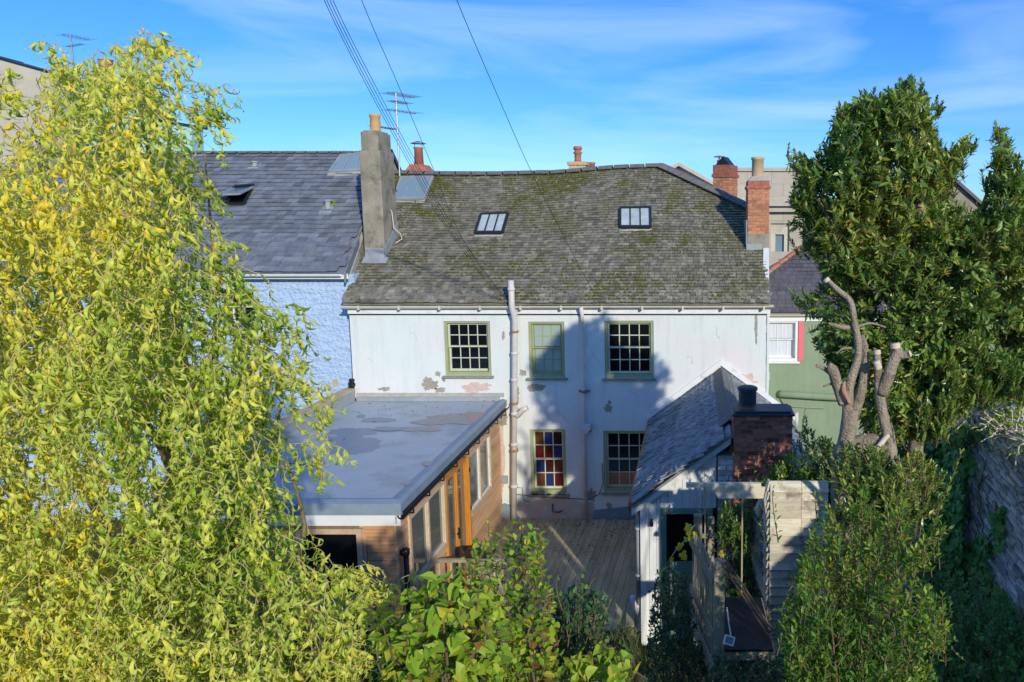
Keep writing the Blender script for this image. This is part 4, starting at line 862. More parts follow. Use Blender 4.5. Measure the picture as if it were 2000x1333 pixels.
for i, (cx, cy, rx, ry, mm_) in enumerate(((695, 868, 62, 17, 'puddle'), (680, 845, 45, 9, 'puddle'), (738, 820, 34, 4, 'puddle'), (706, 813, 9, 3, 'puddle'), (880, 820, 62, 11, 'stain_tan'), (820, 838, 40, 5, 'stain_tan'), (928, 815, 21, 9, 'stain_pink'), (600, 900, 40, 8, 'puddle'), (758, 838, 30, 4, 'puddle'), (838, 905, 16, 4, 'stain_tan'), (800, 945, 14, 3, 'stain_tan'))):
    puddle(cx, cy, rx, ry, i + 3.3, RZ + .0015 + i * .0022, M[mm_])
# leaf litter on roofs and deck
lt = MB()
def litter(mb, p, r):
    a = random.random() * 6.3; d = Vector((math.cos(a), math.sin(a), 0)) * r; s = Vector((-d.y, d.x, 0)) * .5
    mb.add([p - d, p + s + Vector((0, 0, r * .25)), p + d, p - s + Vector((0, 0, r * .4))], [(0, 1, 2, 3)])
for k in range(60):
    litter(lt, Vector((random.uniform(-7.7, XE - .1), random.uniform(15.6, 16.9) if k < 45 else random.uniform(12, 16), RZ + .035)), random.uniform(.012, .035))
lt.build('fallen_leaves', M['litter'], roof, kind='stuff')

# ------------------------------------------------------------------ deck
dk_ = tag(empty('deck', (-2.8, 14.6, 0)), kind='structure')
sk = R(2.6); Md = Matrix.Translation((-2.8, 14.6, 0)) @ Matrix.Rotation(-sk, 4, 'Z')
x = -2.35
while x < 2.35:
    w = .138; L = 2.36; v = []
    # grooved board: each board carries real shallow grooves along its length
    xs_ = []
    prof = [(0, -.028), (0, 0)]
    ng = 4
    for gi in range(ng):
        c = w * (gi + .5) / ng; prof += [(c - .006, 0), (c - .003, -.004), (c + .003, -.004), (c + .006, 0)]
    prof += [(w, 0), (w, -.028)]
    jz = random.uniform(-.002, .002); j0, j1 = random.uniform(-.02, .02), random.uniform(-.02, .02)
    for yy in (-L + j0, L + j1):
        for (a, b) in prof: v.append(Md @ Vector((x + a, yy, b + jz)))
    n = len(prof); f = [(i, i + 1, n + i + 1, n + i) for i in range(n - 1)] + [tuple(range(n))[::-1], tuple(range(n, 2 * n))]
    o = ob('deck_board', v, [q[::-1] for q in f[:n - 1]] + [tuple(range(n)), tuple(range(n, 2 * n))[::-1]], M['deck'], dk_)
    x += w + .007
q = MB(); q.box(-2.35, 2.35, -2.3, -2.25, -.2, -.03, M=Md); q.box(-2.35, 2.35, -2.2, 2.3, -.215, -.1, M=Md); q.build('joists', M['fence_wood'], dk_)
lt = MB()
for k in range(520):
    y = 17 - abs(random.gauss(0, 1.3)); x = random.uniform(-4.3, -.95)
    litter(lt, Vector((x, max(12.4, y - .1), .012)), random.uniform(.012, .032))
lt.build('fallen_leaves', M['litter'], dk_, kind='stuff')
a, b = PZ(1251, 1075, .05), PZ(1232, 1225, .05); a.x -= .08; b.x -= .02
q = MB(); d = (b - a).normalized(); s = Vector((-d.y, d.x, 0)) * .075; q.prism([a - s, a + s, b + s, b - s], (0, 0, .035)); tag(q.build('loose_plank', M['fence_wood']), 'bare timber plank lying on the deck beside the outhouse wall', 'plank')
br = thing('balustrade', 'low timber handrail with pickets at the deck edge beside the timber extension', 'railing', (-4.1, 12.4, 0))
q = MB(); q.box(-4.58, -3.4, 12.38, 12.44, 1.14, 1.2); q.build('rail', M['fence_wood'], br); bx('rail', -4.58, -3.4, 12.39, 12.43, .3, .36, M['fence_wood'], br)
for x in (-4.56, -4.0, -3.46): bx('post', x - .045, x + .045, 12.36, 12.45, -.1, 1.138, M['wood_frame'] if x < -4.5 else M['fence_wood'], br)
for x in (-4.35, -4.2, -3.85, -3.7, -3.58): bx('picket', x - .02, x + .02, 12.45, 12.47, .2, 1.13, M['fence_wood'], br)
bb = thing('black_lid', 'flat black plastic lid resting on the timber handrail', 'lid', (-3.9, 12.5, 1.2))
q = MB(); q.box(-4.15, -3.62, 12.40, 12.75, 1.203, 1.25); q.build('lid', M['black_plastic'], bb, bevel=.015)

# ------------------------------------------------------------------ outhouse
oh = thing('outhouse', 'small white boarded outhouse with old slate roof and brick chimney, right of the deck', 'outhouse', (-.2, 14, -.2))
OE, OR, OZE, OZR, OY0 = -1.07, .58, 2.36, 3.60, 11.95
kO = (OZR - OZE) / (OR - OE); csO = 1 / math.sqrt(1 + kO * kO)
q = MB(); q.box(-.93, -.82, 12.15, 16.98, -.2, 2.42); q.box(1.9, 2.0, 12.3, 16.98, -.2, 2.4); q.build('side_wall', M['white_old'], oh)
def rake(x): return OZE + kO * (min(x, 2 * OR - x) - OE)
dx0, dx1, dzt = P(1290, 990, 12.1).x, .28, P(1340, 992, 12.1).z
# front boards
x = -.93; k = 0
while x < .34:
    w = min(.125, .34 - x)
    za = dzt + .003 if (x + w > dx0 and x < dx1) else -.2
    if x + w > dx0 and x < dx0: w = dx0 - x; za = -.2
    if w > .01:
        q = MB(); q.prism([(x + .003, 12.08, za), (x + w - .003, 12.08, za), (x + w - .003, 12.08, rake(x + w) - .02), (x + .003, 12.08, rake(x) - .02)], (0, .03, 0)); q.build('front_board', M['white_old'], oh)
    x += w; k += 1
q = MB(); q.prism([(-.925, 12.12, -.2), (dx0 + .02, 12.12, -.2), (dx0 + .02, 12.12, rake(dx0) - .03), (-.925, 12.12, rake(-.925) - .03)], (0, .03, 0)); q.prism([(dx0, 12.12, dzt), (.34, 12.12, dzt), (.34, 12.12, rake(.34) - .03), (dx0, 12.12, rake(dx0) - .03)], (0, .03, 0)); q.build('front_backing', M['white_old'], oh)
bx('corner_post', -.955, -.86, 12.03, 12.078, -.2, 2.38, M['white_old'], oh)
fr = MB(); fr.box(dx0, dx0 + .1, 12.04, 12.16, -.1, dzt); fr.box(dx0 + .1, dx1 - .1, 12.04, 12.16, dzt - .09, dzt); fr.box(dx1 - .1, dx1, 12.04, 12.16, -.1, dzt); dfr = fr.build('door_frame', M['door_green'], oh)
zt_ = P(1340, 1097, 12.1).z
q = MB(); q.box(dx0 + .1, dx1 - .1, 12.07, 12.12, -.1, zt_); q.build('lower_door', M['door_green'], dfr)
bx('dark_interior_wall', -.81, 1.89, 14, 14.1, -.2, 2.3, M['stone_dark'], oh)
q = MB(); q.prism([(-1.1, 12.0, rake(-1.1) - .18), (OR, 12.0, OZR - .18), (OR, 12.0, OZR + .0), (-1.1, 12.0, rake(-1.1) - .0)], (0, .045, 0)); q.build('bargeboard', M['white_old'], oh)
def osurf(u, s): return Vector((OE + s * csO, -u, OZE + .05 + (OZR - OZE) * s * csO / (OR - OE) + .015 * noise.noise(Vector((s, u, 2)))))
Lr = (OR - OE) / csO
slates(oh, osurf, -16.97, -11.93, Lr - .15, .105, .14, lambda u, s: True, M['slate_out'], jit=.02)
def osurf2(u, s): return Vector((2 * OR - OE - s * csO, u, OZE + .05 + (OZR - OZE) * s * csO / (OR - OE)))
slates(oh, osurf2, 12.5, 16.97, Lr - .05, .105, .14, lambda u, s: True, M['slate_out'], nparts=0)
q = MB(); q.prism([(OE, 11.97, OZE), (OR, 11.97, OZR), (2 * OR - OE, 11.97, OZE), (2 * OR - OE, 11.97, OZE - .05), (OR, 11.97, OZR - .06), (OE, 11.97, OZE - .05)], (0, 5.0, 0)); q.build('roof_body', M['slate_out'], oh)
for k in range(11):
    a, b = 12.55 + k * .4, 12.55 + k * .4 + .392; q = MB()
    q.add([(OR - .22, a, OZR - .09), (OR - .22, b, OZR - .09), (OR, a, OZR + .10), (OR, b, OZR + .10), (OR + .24, a, OZR - .08), (OR + .24, b, OZR - .08), (OR, a, OZR + .07), (OR, b, OZR + .07)], [(0, 1, 3, 2), (2, 3, 5, 4), (0, 2, 6), (2, 4, 6), (1, 7, 3), (3, 7, 5), (0, 6, 7, 1), (6, 4, 5, 7)]); q.build('ridge_tile', M['ridge'], oh)
q = MB()
for sgn in (-1, 1):
    pts = [(OR + sgn * d_, YF - .05, OZR + .13 - abs(d_) * kO) for d_ in (0, 1.75)]
    q.prism([pts[0], pts[1], (pts[1][0], YF - .05, pts[1][2] + .14), (pts[0][0], YF - .05, pts[0][2] + .14)], (0, .047, 0))
q.build('mortar_fillet', M['white_old'], oh)
q = MB(); q.tube([(OE - .03, 11.98, OZE + .01), (OE - .03, 16.95, OZE + .02)], .055, 10); q.build('gutter', M['rust'], oh)
q = MB(); a = Vector((OE + .08, 12.2, 2.2)); q.tube([(OE, 12.2, 2.3), (OE + .02, 12.2, 2.2), (-1.0, 12.12, 2.1), (-1.0, 12.12, .5)], .04, 10); dp = q.build('downpipe', M['grey_plastic'], oh, smooth=True)
for z in (1.9, 1.05): q = MB(); q.lathe((-1.0, 12.12, z), [(.05, -.015), (.05, .015)], 12); q.build('pipe_clip', M['white_paint'], dp)
q = MB(); q.tube([(-1.02, 12.12, .5), (-1.04, 12.05, .38), (-1.1, 12.0, .72)], .045, 10); q.build('pipe_shoe', M['white_paint'], dp, smooth=True)
q = MB(); q.box(-1.18, -.86, 12.3, 12.6, 2.05, 2.3); q.build('eaves_block', M['ridge'], oh)
q = MB(); q.tube([(-.76, 12.02, 2.1), (-.76, 12.0, 2.06)], .02, 8); q.lathe((-.76, 12.0, 1.98), [(.03, 0), (.035, .05), (.02, .09)], 10); q.build('outdoor_lamp', M['black_plastic'], oh)
bs, Mb = brick_stack(oh, .62, 1.60, 11.9, 12.45, 2.2, 3.92, M['brick_dark'], M['mortar_dark'], bh=.075, faces='l')
q = MB(); q.box(.59, 1.63, 11.87, 12.49, 3.92, 3.965); q.box(.64, 1.58, 11.92, 12.44, 3.965, 4.0); q.build('capping', M['pot_blue'], bs, bevel=.02)
q = MB(); q.lathe((.86, 12.15, 4.04), [(.16, 0), (.15, .03), (.15, .26), (.17, .27), (.17, .31), (.13, .33), (.05, .34)], 18); q.build('chimney_pot', M['pot_blue'], bs, smooth=False)
q = MB(); q.box(.36, 1.55, 12.0, 12.4, -.2, 2.25); q.box(.36, .64, 12.04, 12.4, 2.25, 3.2); mw = q.build('masonry_wall', M['mortar_dark'], oh)
for k in range(26):
    z = .9 + k * .09; x = .36
    while x < (1.5 if z < 2.15 else .6):
        w = random.uniform(.12, .3); xe = min(x + w, 1.52 if z < 2.15 else .63)
        if z < 3.1: bx('stone', x + .008, xe - .008, 11.975 + random.uniform(-.01, .01), 12.06, z + .006, z + .084, M['stone_rubble'], mw, key=random.randint(0, 5), t=random.random())
        x += w
# ------------------------------------------------------------------ weatherboarded shed, beam, gate, bridge, floodlight
sh = thing('weatherboard_shed', 'silvery weatherboarded shed with dark opening in its left side, half hidden by shrubs', 'shed', (1.5, 9.6, 1.2))
q = MB(); q.prism([(1.03, 9.66, 1.0), (1.75, 9.66, 1.0), (1.75, 9.66, 3.55), (1.03, 9.66, 3.55)], (0, .03, 0)); q.build('frame', M['fence_wood'], sh)
k = 0; z = 1.2
while z < 3.6:
    x = 1.0
    for (a, b) in ((1.0, 1.42), (1.425, 1.78)):
        q = MB(); j = random.uniform(-.008, .008); q.add([(a, 9.56 + j, z + j), (b, 9.56 + j, z - j), (b, 9.655, z), (a, 9.655, z), (a, 9.63, z + .135), (b, 9.63, z + .135), (b, 9.655, z + .135), (a, 9.655, z + .135)], BF); q.build('weatherboard', M['weatherboard'], sh)
    # side boards, receding; the roofline falls away to the back, opening left out
    def sp_(y): return 1.0 - .15 * (y - 9.6) / 1.2
    ymax = 9.6 + 1.25 * min(1, max(.08, (3.62 - z) / 1.1))
    segs = [(9.62, ymax)]
    if 2.0 < z < 3.15:
        w0 = 9.78 + .12 * (z - 2); w1 = 10.42 - .22 * (z - 2)
        segs = [(9.62, w0), (max(w1, w0 + .05), ymax)]
    if z <= 2.0: segs = [(9.62, 9.80), (10.4, ymax)] if z < 1.9 else segs
    for (a, b) in segs:
        if b - a < .03: continue
        q = MB(); xa, xb = sp_(a), sp_(b); q.add([(xa - .045, a, z), (xb - .045, b, z), (xb + .01, b, z), (xa + .01, a, z), (xa - .015, a, z + .135), (xb - .015, b, z + .135), (xb + .01, b, z + .135), (xa + .01, a, z + .135)], [t_[::-1] for t_ in BF]); q.build('weatherboard', M['weatherboard'], sh)
    z += .122; k += 1
q = MB(); q.box(.97, 1.05, 9.58, 9.60, .9, 1.9); q.build('corner_post', M['fence_wood'], sh)
bx('back_panel', 1.05, 1.75, 10.75, 10.8, .8, 2.3, M['fence_wood'], sh)
bm_ = thing('pergola_beam', 'pale cream timber beam with scooped left end, spanning from outhouse gable to weatherboard shed', 'beam', (.4, 9.7, 3.5))
a, b, c, d = P(1340, 942, 9.7), P(1486, 950, 9.7), P(1375, 949, 9.7), P(1497, 972, 9.7)
q = MB(); q.box(a.x, b.x, 9.64, 9.70, P(1400, 950, 9.7).z, a.z); q.build('top_rail', M['beam'], bm_)
zt, zb = P(1400, 950, 9.7).z - .003, d.z
pl = [Vector((c.x, 9.66, zt)), Vector((c.x + .03, 9.66, zt - .03)), Vector((c.x + .10, 9.66, zt - .05)), Vector((c.x + .16, 9.66, zt - .09)), Vector((c.x + .19, 9.66, zb)), Vector((d.x, 9.66, zb)), Vector((d.x, 9.66, zt))]
q = MB(); q.prism(pl, (0, .04, 0)); q.build('beam_board', M['beam'], bm_)
q = MB(); e = P(1499, 960, 9.66); q.prism([(e.x - .01, 9.64, zt + .05), (e.x + .04, 9.64, zt + .05), (e.x - .0, 9.64, zb - .35), (e.x - .05, 9.64, zb - .02)], (0, .05, 0)); q.build('bracket', M['weatherboard'], bm_)
q = MB(); q.box(a.x + .25, a.x + .27, 9.70, 9.72, 2.0, a.z - .01); q.build('wire_hanger', M['fence_wood'], bm_); q = MB(); q.box(.62, .64, 9.70, 9.72, 1.6, zb + .02); q.build('wire_hanger', M['fence_wood'], bm_)
gt = thing('picket_gate', 'weathered picket gate seen edge-on between two posts, in front of the outhouse door', 'gate', (.1, 8.6, 1.8))
pA, pB = Vector((.20, 7.55, 0)), Vector((-.07, 9.7, 0))
def gate_pt(t): return pA.lerp(pB, t)
zta, ztb = 3.50, 2.98; zba, zbb = 2.35, 1.75
gd = (pB - pA).normalized(); gs = Vector((gd.y, -gd.x, 0))
for k in range(13):
    t_ = (k + .5) / 13.5; c = gate_pt(t_); zt_, zb_ = zta + (ztb - zta) * t_ - .08 + .05 * math.sin(t_ * 3), zba + (zbb - zba) * t_
    q = MB(); a = c - gd * .035; b = c + gd * .035; q.prism([Vector((a.x, a.y, zb_)), Vector((b.x, b.y, zb_)), Vector((b.x, b.y, zt_)), Vector((c.x, c.y, zt_ + .03)), Vector((a.x, a.y, zt_))], gs * .02); q.build('picket', M['fence_wood'], gt)
for (f0, f1) in ((.25, .33), (.80, .87)):
    q = MB(); a, b = gate_pt(.0), gate_pt(1)
    ha0, ha1 = zba + (zta - zba) * f0, zba + (zta - zba) * f1; hb0, hb1 = zbb + (ztb - zbb) * f0, zbb + (ztb - zbb) * f1
    q.prism([Vector((a.x, a.y, ha0)), Vector((b.x, b.y, hb0)), Vector((b.x, b.y, hb1)), Vector((a.x, a.y, ha1))], gs * -.03); q.build('rail', M['fence_wood'], gt)
q = MB(); q.prism([Vector((pA.x, pA.y, zba - .25)), Vector((pB.x, pB.y, zbb - .3)), Vector((pB.x, pB.y, zbb - .1)), Vector((pA.x, pA.y, zba - .05))], gs * .04); q.build('kick_board', M['fence_wood'], gt)
tp = P(1405, 1095, 7.5); bx('post', tp.x - .055, tp.x + .055, 7.45, 7.56, 1.9, tp.z, M['fence_wood'], gt); tp2 = P(1363, 1006, 9.8); bx('post', tp2.x - .06, tp2.x + .06, 9.76, 9.86, 1.2, tp2.z, M['fence_wood'], gt)
tp3 = P(1389, 1014, 10.6); bx('post', tp3.x - .05, tp3.x + .05, 10.6, 10.7, 0, tp3.z, M['fence_wood'], gt); q = MB(); q.box(tp3.x - .14, tp3.x + .24, 10.55, 10.6, tp3.z - .28, tp3.z - .22); q.build('cross_rail', M['fence_wood'], gt)
bd = thing('footbridge', 'dark ribbed rubber-topped landing behind the gate post, in deep shade', 'footbridge', (.55, 8.2, 2.2))
for k in range(26):
    y = 7.7 + k * .062; bx('tread_rib', .30, .86, y, y + .045, 2.40 - .02 * k * .5, 2.425 - .02 * k * .5, M['rubber'], bd)
q = MB(); q.add([(.28, 7.7, 2.3), (.88, 7.7, 2.3), (.88, 9.35, 2.05), (.28, 9.35, 2.05), (.28, 7.7, 2.395), (.88, 7.7, 2.395), (.88, 9.35, 2.14), (.28, 9.35, 2.14)], BF); q.build('landing_board', M['fence_wood'], bd)
for k in range(3):
    q = MB(); q.tube([(.3 + k * .035, 9.2, 2.75 + k * .02), (.84 + k * .03, 7.95, 2.42 + k * .015)], .014, 6); q.build('bamboo_cane', M['twig_brown'], bd)
fl_ = P(1424, 1251, 7.3); fl = thing('floodlight', 'small white floodlight hanging from the near gate post', 'floodlight', fl_ - Vector((0, 0, .06)))
Mf = Matrix.Translation(fl_) @ Matrix.Rotation(R(18), 4, 'Y') @ Matrix.Rotation(R(-25), 4, 'X')
q = MB(); 
for bb_ in ((-.055, .055, -.02, .02, -.045, -.033), (-.055, .055, -.02, .02, .033, .045), (-.055, -.043, -.02, .02, -.033, .033), (.043, .055, -.02, .02, -.033, .033), (-.05, .05, .01, .04, -.04, .04)): q.box(*bb_, M=Mf)
q.build('housing', M['white_paint'], fl)
q = MB(); q.box(-.043, .043, -.012, -.006, -.033, .033, M=Mf); q.build('lens', M['glass_sky'], fl)
q = MB(); q.tube([fl_ + Vector((.02, 0, .05)), fl_ + Vector((.0, .06, .15)), fl_ + Vector((-.02, .12, .3))], .008, 6); q.build('bracket', M['white_paint'], fl)

# ------------------------------------------------------------------ garden wall (rubble stone)
gw = thing('garden_wall', 'tall grey rubble stone garden wall at the right edge, partly cloaked in ivy', 'wall', (3.7, 8.5, 0))
WX = 3.6
def wtop(y): return 4.66 + .02 * (y - 7)
q = MB(); q.prism([(WX + .04, 4.6, 0), (WX + .04, 10.9, -.2), (WX + .04, 10.9, wtop(10.9)), (WX + .04, 4.6, wtop(4.6))], (.45, 0, 0)); q.build('wall_core', M['stone_dark'], gw)
stl = []
tilt = R(9)
ca, sa = math.cos(tilt), math.sin(tilt)
v = -6
while v < 9:
    hgt = random.uniform(.035, .085); u = -2 + random.random() * .2
    while u < 15:
        w = random.uniform(.10, .36); uc, vc = u + w / 2, v + hgt / 2
        y = uc * ca - vc * sa + 1.5; z = uc * sa + vc * ca + 3.0
        if 6.0 < y < 10.9 and .3 < z < wtop(y) - .03: stl.append((y, z, w, hgt))
        u += w
    v += hgt
stl.sort(key=lambda s: (s[0] - 8.0) ** 2 * 1.0 + (s[1] - 3.6) ** 2 * .6)
prot = []
for k in range(8):
    me = bpy.data.meshes.new('stone'); vv = [(p.x * random.uniform(.8, 1), p.y * random.uniform(.86, 1), p.z * random.uniform(.7, 1)) for p in boxv(-.5, .5, -.5, .5, -.5, .5)]
    me.from_pydata(vv, [], BF); me.materials.append(M['stone_rubble']); a_ = me.attributes.new('tint', 'FLOAT', 'POINT'); a_.data.foreach_set('value', [k / 7] * 8); prot.append(me)
sm = MB()
for i, (y, z, w, hgt) in enumerate(stl):
    Mw = Matrix.Translation((WX + .03, y, z)) @ Matrix.Rotation(tilt + random.uniform(-.1, .1), 4, 'X') @ Matrix.Rotation(random.uniform(-.12, .12), 4, 'Z') @ Matrix.Diagonal((random.uniform(.08, .17), w * .98, hgt * .93, 1))
    me = random.choice(prot)
    if i < 300: place('stone', me, Mw, gw)
    else: sm.add([Mw @ v_.co for v_ in me.vertices], BF, random.random())
sm.build('stonework', M['stone_rubble'], gw, kind='stuff')
y = 5.2
while y < 10.5:
    L = random.uniform(.3, .55); bx('coping_stone', WX - .07 + random.uniform(-.02, .02), WX + .55, y, y + L - .015, wtop(y) + .003, wtop(y) + random.uniform(.06, .10), M['coping'], gw); y += L

# ------------------------------------------------------------------ overhead cables
def cable(label, pts, r=.009, group=None):
    P_ = [P(*p) for p in pts]
    # smooth by Catmull-Rom
    out = []
    for i in range(len(P_) - 1):
        p0, p1, p2, p3 = P_[max(i - 1, 0)], P_[i], P_[i + 1], P_[min(i + 2, len(P_) - 1)]
        for k in range(6):
            t = k / 6; out.append(.5 * ((2 * p1) + (p2 - p0) * t + (2 * p0 - 5 * p1 + 4 * p2 - p3) * t * t + (3 * p1 - p0 - 3 * p2 + p3) * t ** 3))
    out.append(P_[-1]); q = MB(); q.tube(out, r, 5)
    tag(q.build('overhead_cable', M['cable'], smooth=True), label, 'cable', group)
for i, dx in enumerate((0, 5, 11, 17)):
    cable(('leftmost', 'second from left', 'third from left', 'rightmost')[i] + ' of the four bundled black cables sweeping down past the tv aerial', [(560 + dx * 1.2, -190, 8.8), (633 + dx, 0, 9.8), (712 + dx * 1.0, 160, 11.5), (788 + dx * .9, 300, 13.5), (868 + dx * .9, 440, 15.2), (978 + i * 3, 588 - i * 2, 16.72)], .0045, 'bundled cables in front of the rendered chimney')
cable('single black cable crossing the sky just right of the four bundled cables', [(640, -190, 8.8), (706, 0, 9.8), (775, 160, 11.5), (842, 320, 13.5), (905, 470, 15.2), (986, 584, 16.72)], .0045)
cable('single black cable crossing the sky, rightmost, running down to the middle of the mossy roof', [(820, -190, 8.8), (892, 0, 9.8), (960, 160, 11.5), (1035, 330, 13.5), (1105, 470, 15.2), (1172, 596, 16.72)], .005)

# ================================================================== foliage
def tmpl(kind, k):
    """leaf template: x along the leaf (0..1), y across, z up; returns verts, faces"""
    r_ = random.Random(k * 7 + len(kind))
    if kind == 'willow':
        n = 6; w = .09; V = []; c = r_.uniform(1.8, 4.6) * r_.choice((-1, 1)); tw = r_.uniform(-2.2, 2.2); lat = r_.uniform(-1.6, 1.6); ang = -c * .3; x = z = y = 0
        for i in range(n + 1):
            t = i / n; ww = w * math.sin(math.pi * min(1, .1 + t * .9)) ** .7 * (1 if t < .99 else .05)
            a = tw * t; V += [(x, y - ww * math.cos(a), z - ww * math.sin(a)), (x, y + .0, z + .018), (x, y + ww * math.cos(a), z + ww * math.sin(a))]
            ang += c / n; x += math.cos(ang) / n; z += math.sin(ang) / n; y += lat * t * .35 / n * 2
        Fc = [(i * 3 + j, i * 3 + j + 3, i * 3 + j + 4, i * 3 + j + 1) for i in range(n) for j in (0, 1)]
    elif kind == 'lance':       # bay and shrub leaves
        w = .19; b = r_.uniform(-.18, .1); fo = r_.uniform(.03, .08)
        V = [(0, 0, 0), (.3, -w * .85, fo), (.3, 0, 0), (.3, w * .85, fo), (.65, -w * .8, fo + b * .5), (.65, 0, b * .5), (.65, w * .8, fo + b * .5), (1, 0, b * 1.4)]
        Fc = [(0, 2, 1), (0, 3, 2), (1, 2, 5, 4), (2, 3, 6, 5), (4, 5, 7), (5, 6, 7)]
    elif kind == 'oval':
        w = .33; b = r_.uniform(-.2, .1); fo = r_.uniform(.04, .12)
        V = [(0, 0, 0), (.2, -w * .8, fo), (.2, 0, 0), (.2, w * .8, fo), (.55, -w, fo + b * .4), (.55, 0, b * .4), (.55, w, fo + b * .4), (.85, -w * .5, b * .8), (.85, w * .5, b * .8), (1, 0, b * 1.2)]
        Fc = [(0, 2, 1), (0, 3, 2), (1, 2, 5, 4), (2, 3, 6, 5), (4, 5, 9, 7), (5, 6, 8, 9)]
    elif kind == 'heart':
        b = r_.uniform(-.25, .05); fo = r_.uniform(.05, .16)
        V = [(0, 0, 0), (-.2, -.25, fo), (-.05, -.45, fo * 1.4), (.3, -.46, fo * 1.2 + b * .2), (.65, -.24, fo * .6 + b * .6), (1, 0, b * 1.3), (.65, .24, fo * .6 + b * .6), (.3, .46, fo * 1.2 + b * .2), (-.05, .45, fo * 1.4), (-.2, .25, fo), (.35, 0, b * .2), (.68, 0, b * .6)]
        Fc = [(0, 2, 1), (0, 10, 3, 2), (10, 11, 4, 3), (11, 5, 4), (0, 9, 8), (0, 8, 7, 10), (10, 7, 6, 11), (11, 6, 5)]
    elif kind == 'ivy':
        fo = r_.uniform(.02, .1)
        V = [(0, 0, 0), (-.15, -.3, fo), (.1, -.55, fo), (.35, -.3, 0), (.65, -.35, fo), (1, 0, -.1), (.65, .35, fo), (.35, .3, 0), (.1, .55, fo), (-.15, .3, fo), (.4, 0, .03)]
        Fc = [(0, 2, 1), (0, 10, 3, 2), (10, 5, 4, 3), (0, 9, 8), (0, 8, 7, 10), (10, 7, 6, 5)]
    elif kind == 'grass':
        V = [(0, -.03, 0), (0, .03, 0), (.5, -.025, .03), (.5, .025, .03), (1, 0, .2)]
        Fc = [(0, 1, 3, 2), (2, 3, 4)]
    return np.array(V), Fc
TM = {k: [tmpl(k, i) for i in range(10)] for k in ('willow', 'lance', 'oval', 'heart', 'ivy', 'grass')}

class Leaves:
    def __init__(s): s.p = []; s.d = []; s.n = []; s.l = []; s.t = []
    def add(s, p, d, n, l, t): s.p.append(tuple(p)); s.d.append(tuple(d)); s.n.append(tuple(n)); s.l.append(l); s.t.append(t)
    def emit(s, parent, kind, m, nparts=300, name='leaf', stuff='foliage', wscale=1.0):
        p = np.array(s.p); d = np.array(s.d); n = np.array(s.n); l = np.array(s.l); t = np.clip(np.array(s.t), 0, 1)
        d /= np.linalg.norm(d, axis=1)[:, None] + 1e-9
        n -= (n * d).sum(1)[:, None] * d; n /= np.linalg.norm(n, axis=1)[:, None] + 1e-9
        sd = np.cross(n, d)
        tv = rng.integers(0, 10, len(p))
        # which show largest in the photograph: in view and near the camera
        rel = p - np.array([0, 0, ZC]); depth = rel[:, 1] * cP - rel[:, 2] * sP; upc = rel[:, 1] * sP + rel[:, 2] * cP
        X = CX + F * rel[:, 0] / np.maximum(depth, .1); Y = CY - F * upc / np.maximum(depth, .1)
        score = l / np.maximum(depth, .1); score[(X < 0) | (X > 2000) | (Y < 0) | (Y > 1333) | (depth < .2)] = 0
        # visibility: keep the front-most leaf of each small cell of the view
        cell = {}
        for i in np.argsort(-score)[:min(len(p), 12000)]:
            if score[i] <= 0: break
            c = (int(X[i] // 14), int(Y[i] // 14))
            if c not in cell or depth[cell[c]] > depth[i]: cell[c] = i
        cand = sorted(cell.values(), key=lambda i: -score[i])[:nparts]
        chosen = set(int(i) for i in cand)
        protos = {}
        for i in chosen:
            key = (int(tv[i]), int(t[i] * 5.99))
            if key not in protos:
                V, Fc = TM[kind][key[0]]
                me = bpy.data.meshes.new(name); me.from_pydata([tuple(q * np.array([1, wscale, 1])) for q in V], [], Fc); me.materials.append(m)
                a = me.attributes.new('tint', 'FLOAT', 'POINT'); a.data.foreach_set('value', [(key[1] + .5) / 6] * len(V)); protos[key] = me
            L = l[i]; Mw = Matrix(((d[i][0] * L, sd[i][0] * L, n[i][0] * L, p[i][0]), (d[i][1] * L, sd[i][1] * L, n[i][1] * L, p[i][1]), (d[i][2] * L, sd[i][2] * L, n[i][2] * L, p[i][2]), (0, 0, 0, 1)))
            place(name, protos[key], Mw, parent)
        keep = np.array([i not in chosen for i in range(len(p))])
        Vs, Fs, Ts, off = [], [], [], 0
        loops, starts, tot = [], [], []
        for k in range(10):
            ids = np.where(keep & (tv == k))[0]
            if len(ids) == 0: continue
            V, Fc = TM[kind][k]; V = V * np.array([1, wscale, 1])
            w = p[ids][:, None, :] + l[ids][:, None, None] * (V[None, :, 0:1] * d[ids][:, None, :] + V[None, :, 1:2] * sd[ids][:, None, :] + V[None, :, 2:3] * n[ids][:, None, :])
            nv = len(V); Vs.append(w.reshape(-1, 3)); Ts.append(np.repeat(t[ids], nv))
            base = off + np.arange(len(ids)) * nv
            for f in Fc: loops.append((base[:, None] + np.array(f)[None, :]).reshape(-1)); tot.append(np.full(len(ids), len(f)))
            off += nv * len(ids)
        if off == 0: return
        Vs = np.concatenate(Vs); loops = np.concatenate(loops); tot = np.concatenate(tot); starts = np.concatenate([[0], np.cumsum(tot)[:-1]])
        o0 = np.array(W[parent]) if parent is not None else Vs.mean(0)
        me = bpy.data.meshes.new(stuff); me.vertices.add(len(Vs)); me.vertices.foreach_set('co', (Vs - o0).reshape(-1).astype(np.float32))
        me.loops.add(len(loops)); me.loops.foreach_set('vertex_index', loops.astype(np.int32)); me.polygons.add(len(tot)); me.polygons.foreach_set('loop_start', starts.astype(np.int32))
        me.update(calc_edges=True); me.validate()
        a = me.attributes.new('tint', 'FLOAT', 'POINT'); a.data.foreach_set('value', np.concatenate(Ts).astype(np.float32)); me.materials.append(m)
        o = bpy.data.objects.new(stuff, me); link(o, parent, Vector(o0)); o['kind'] = 'stuff'; return o
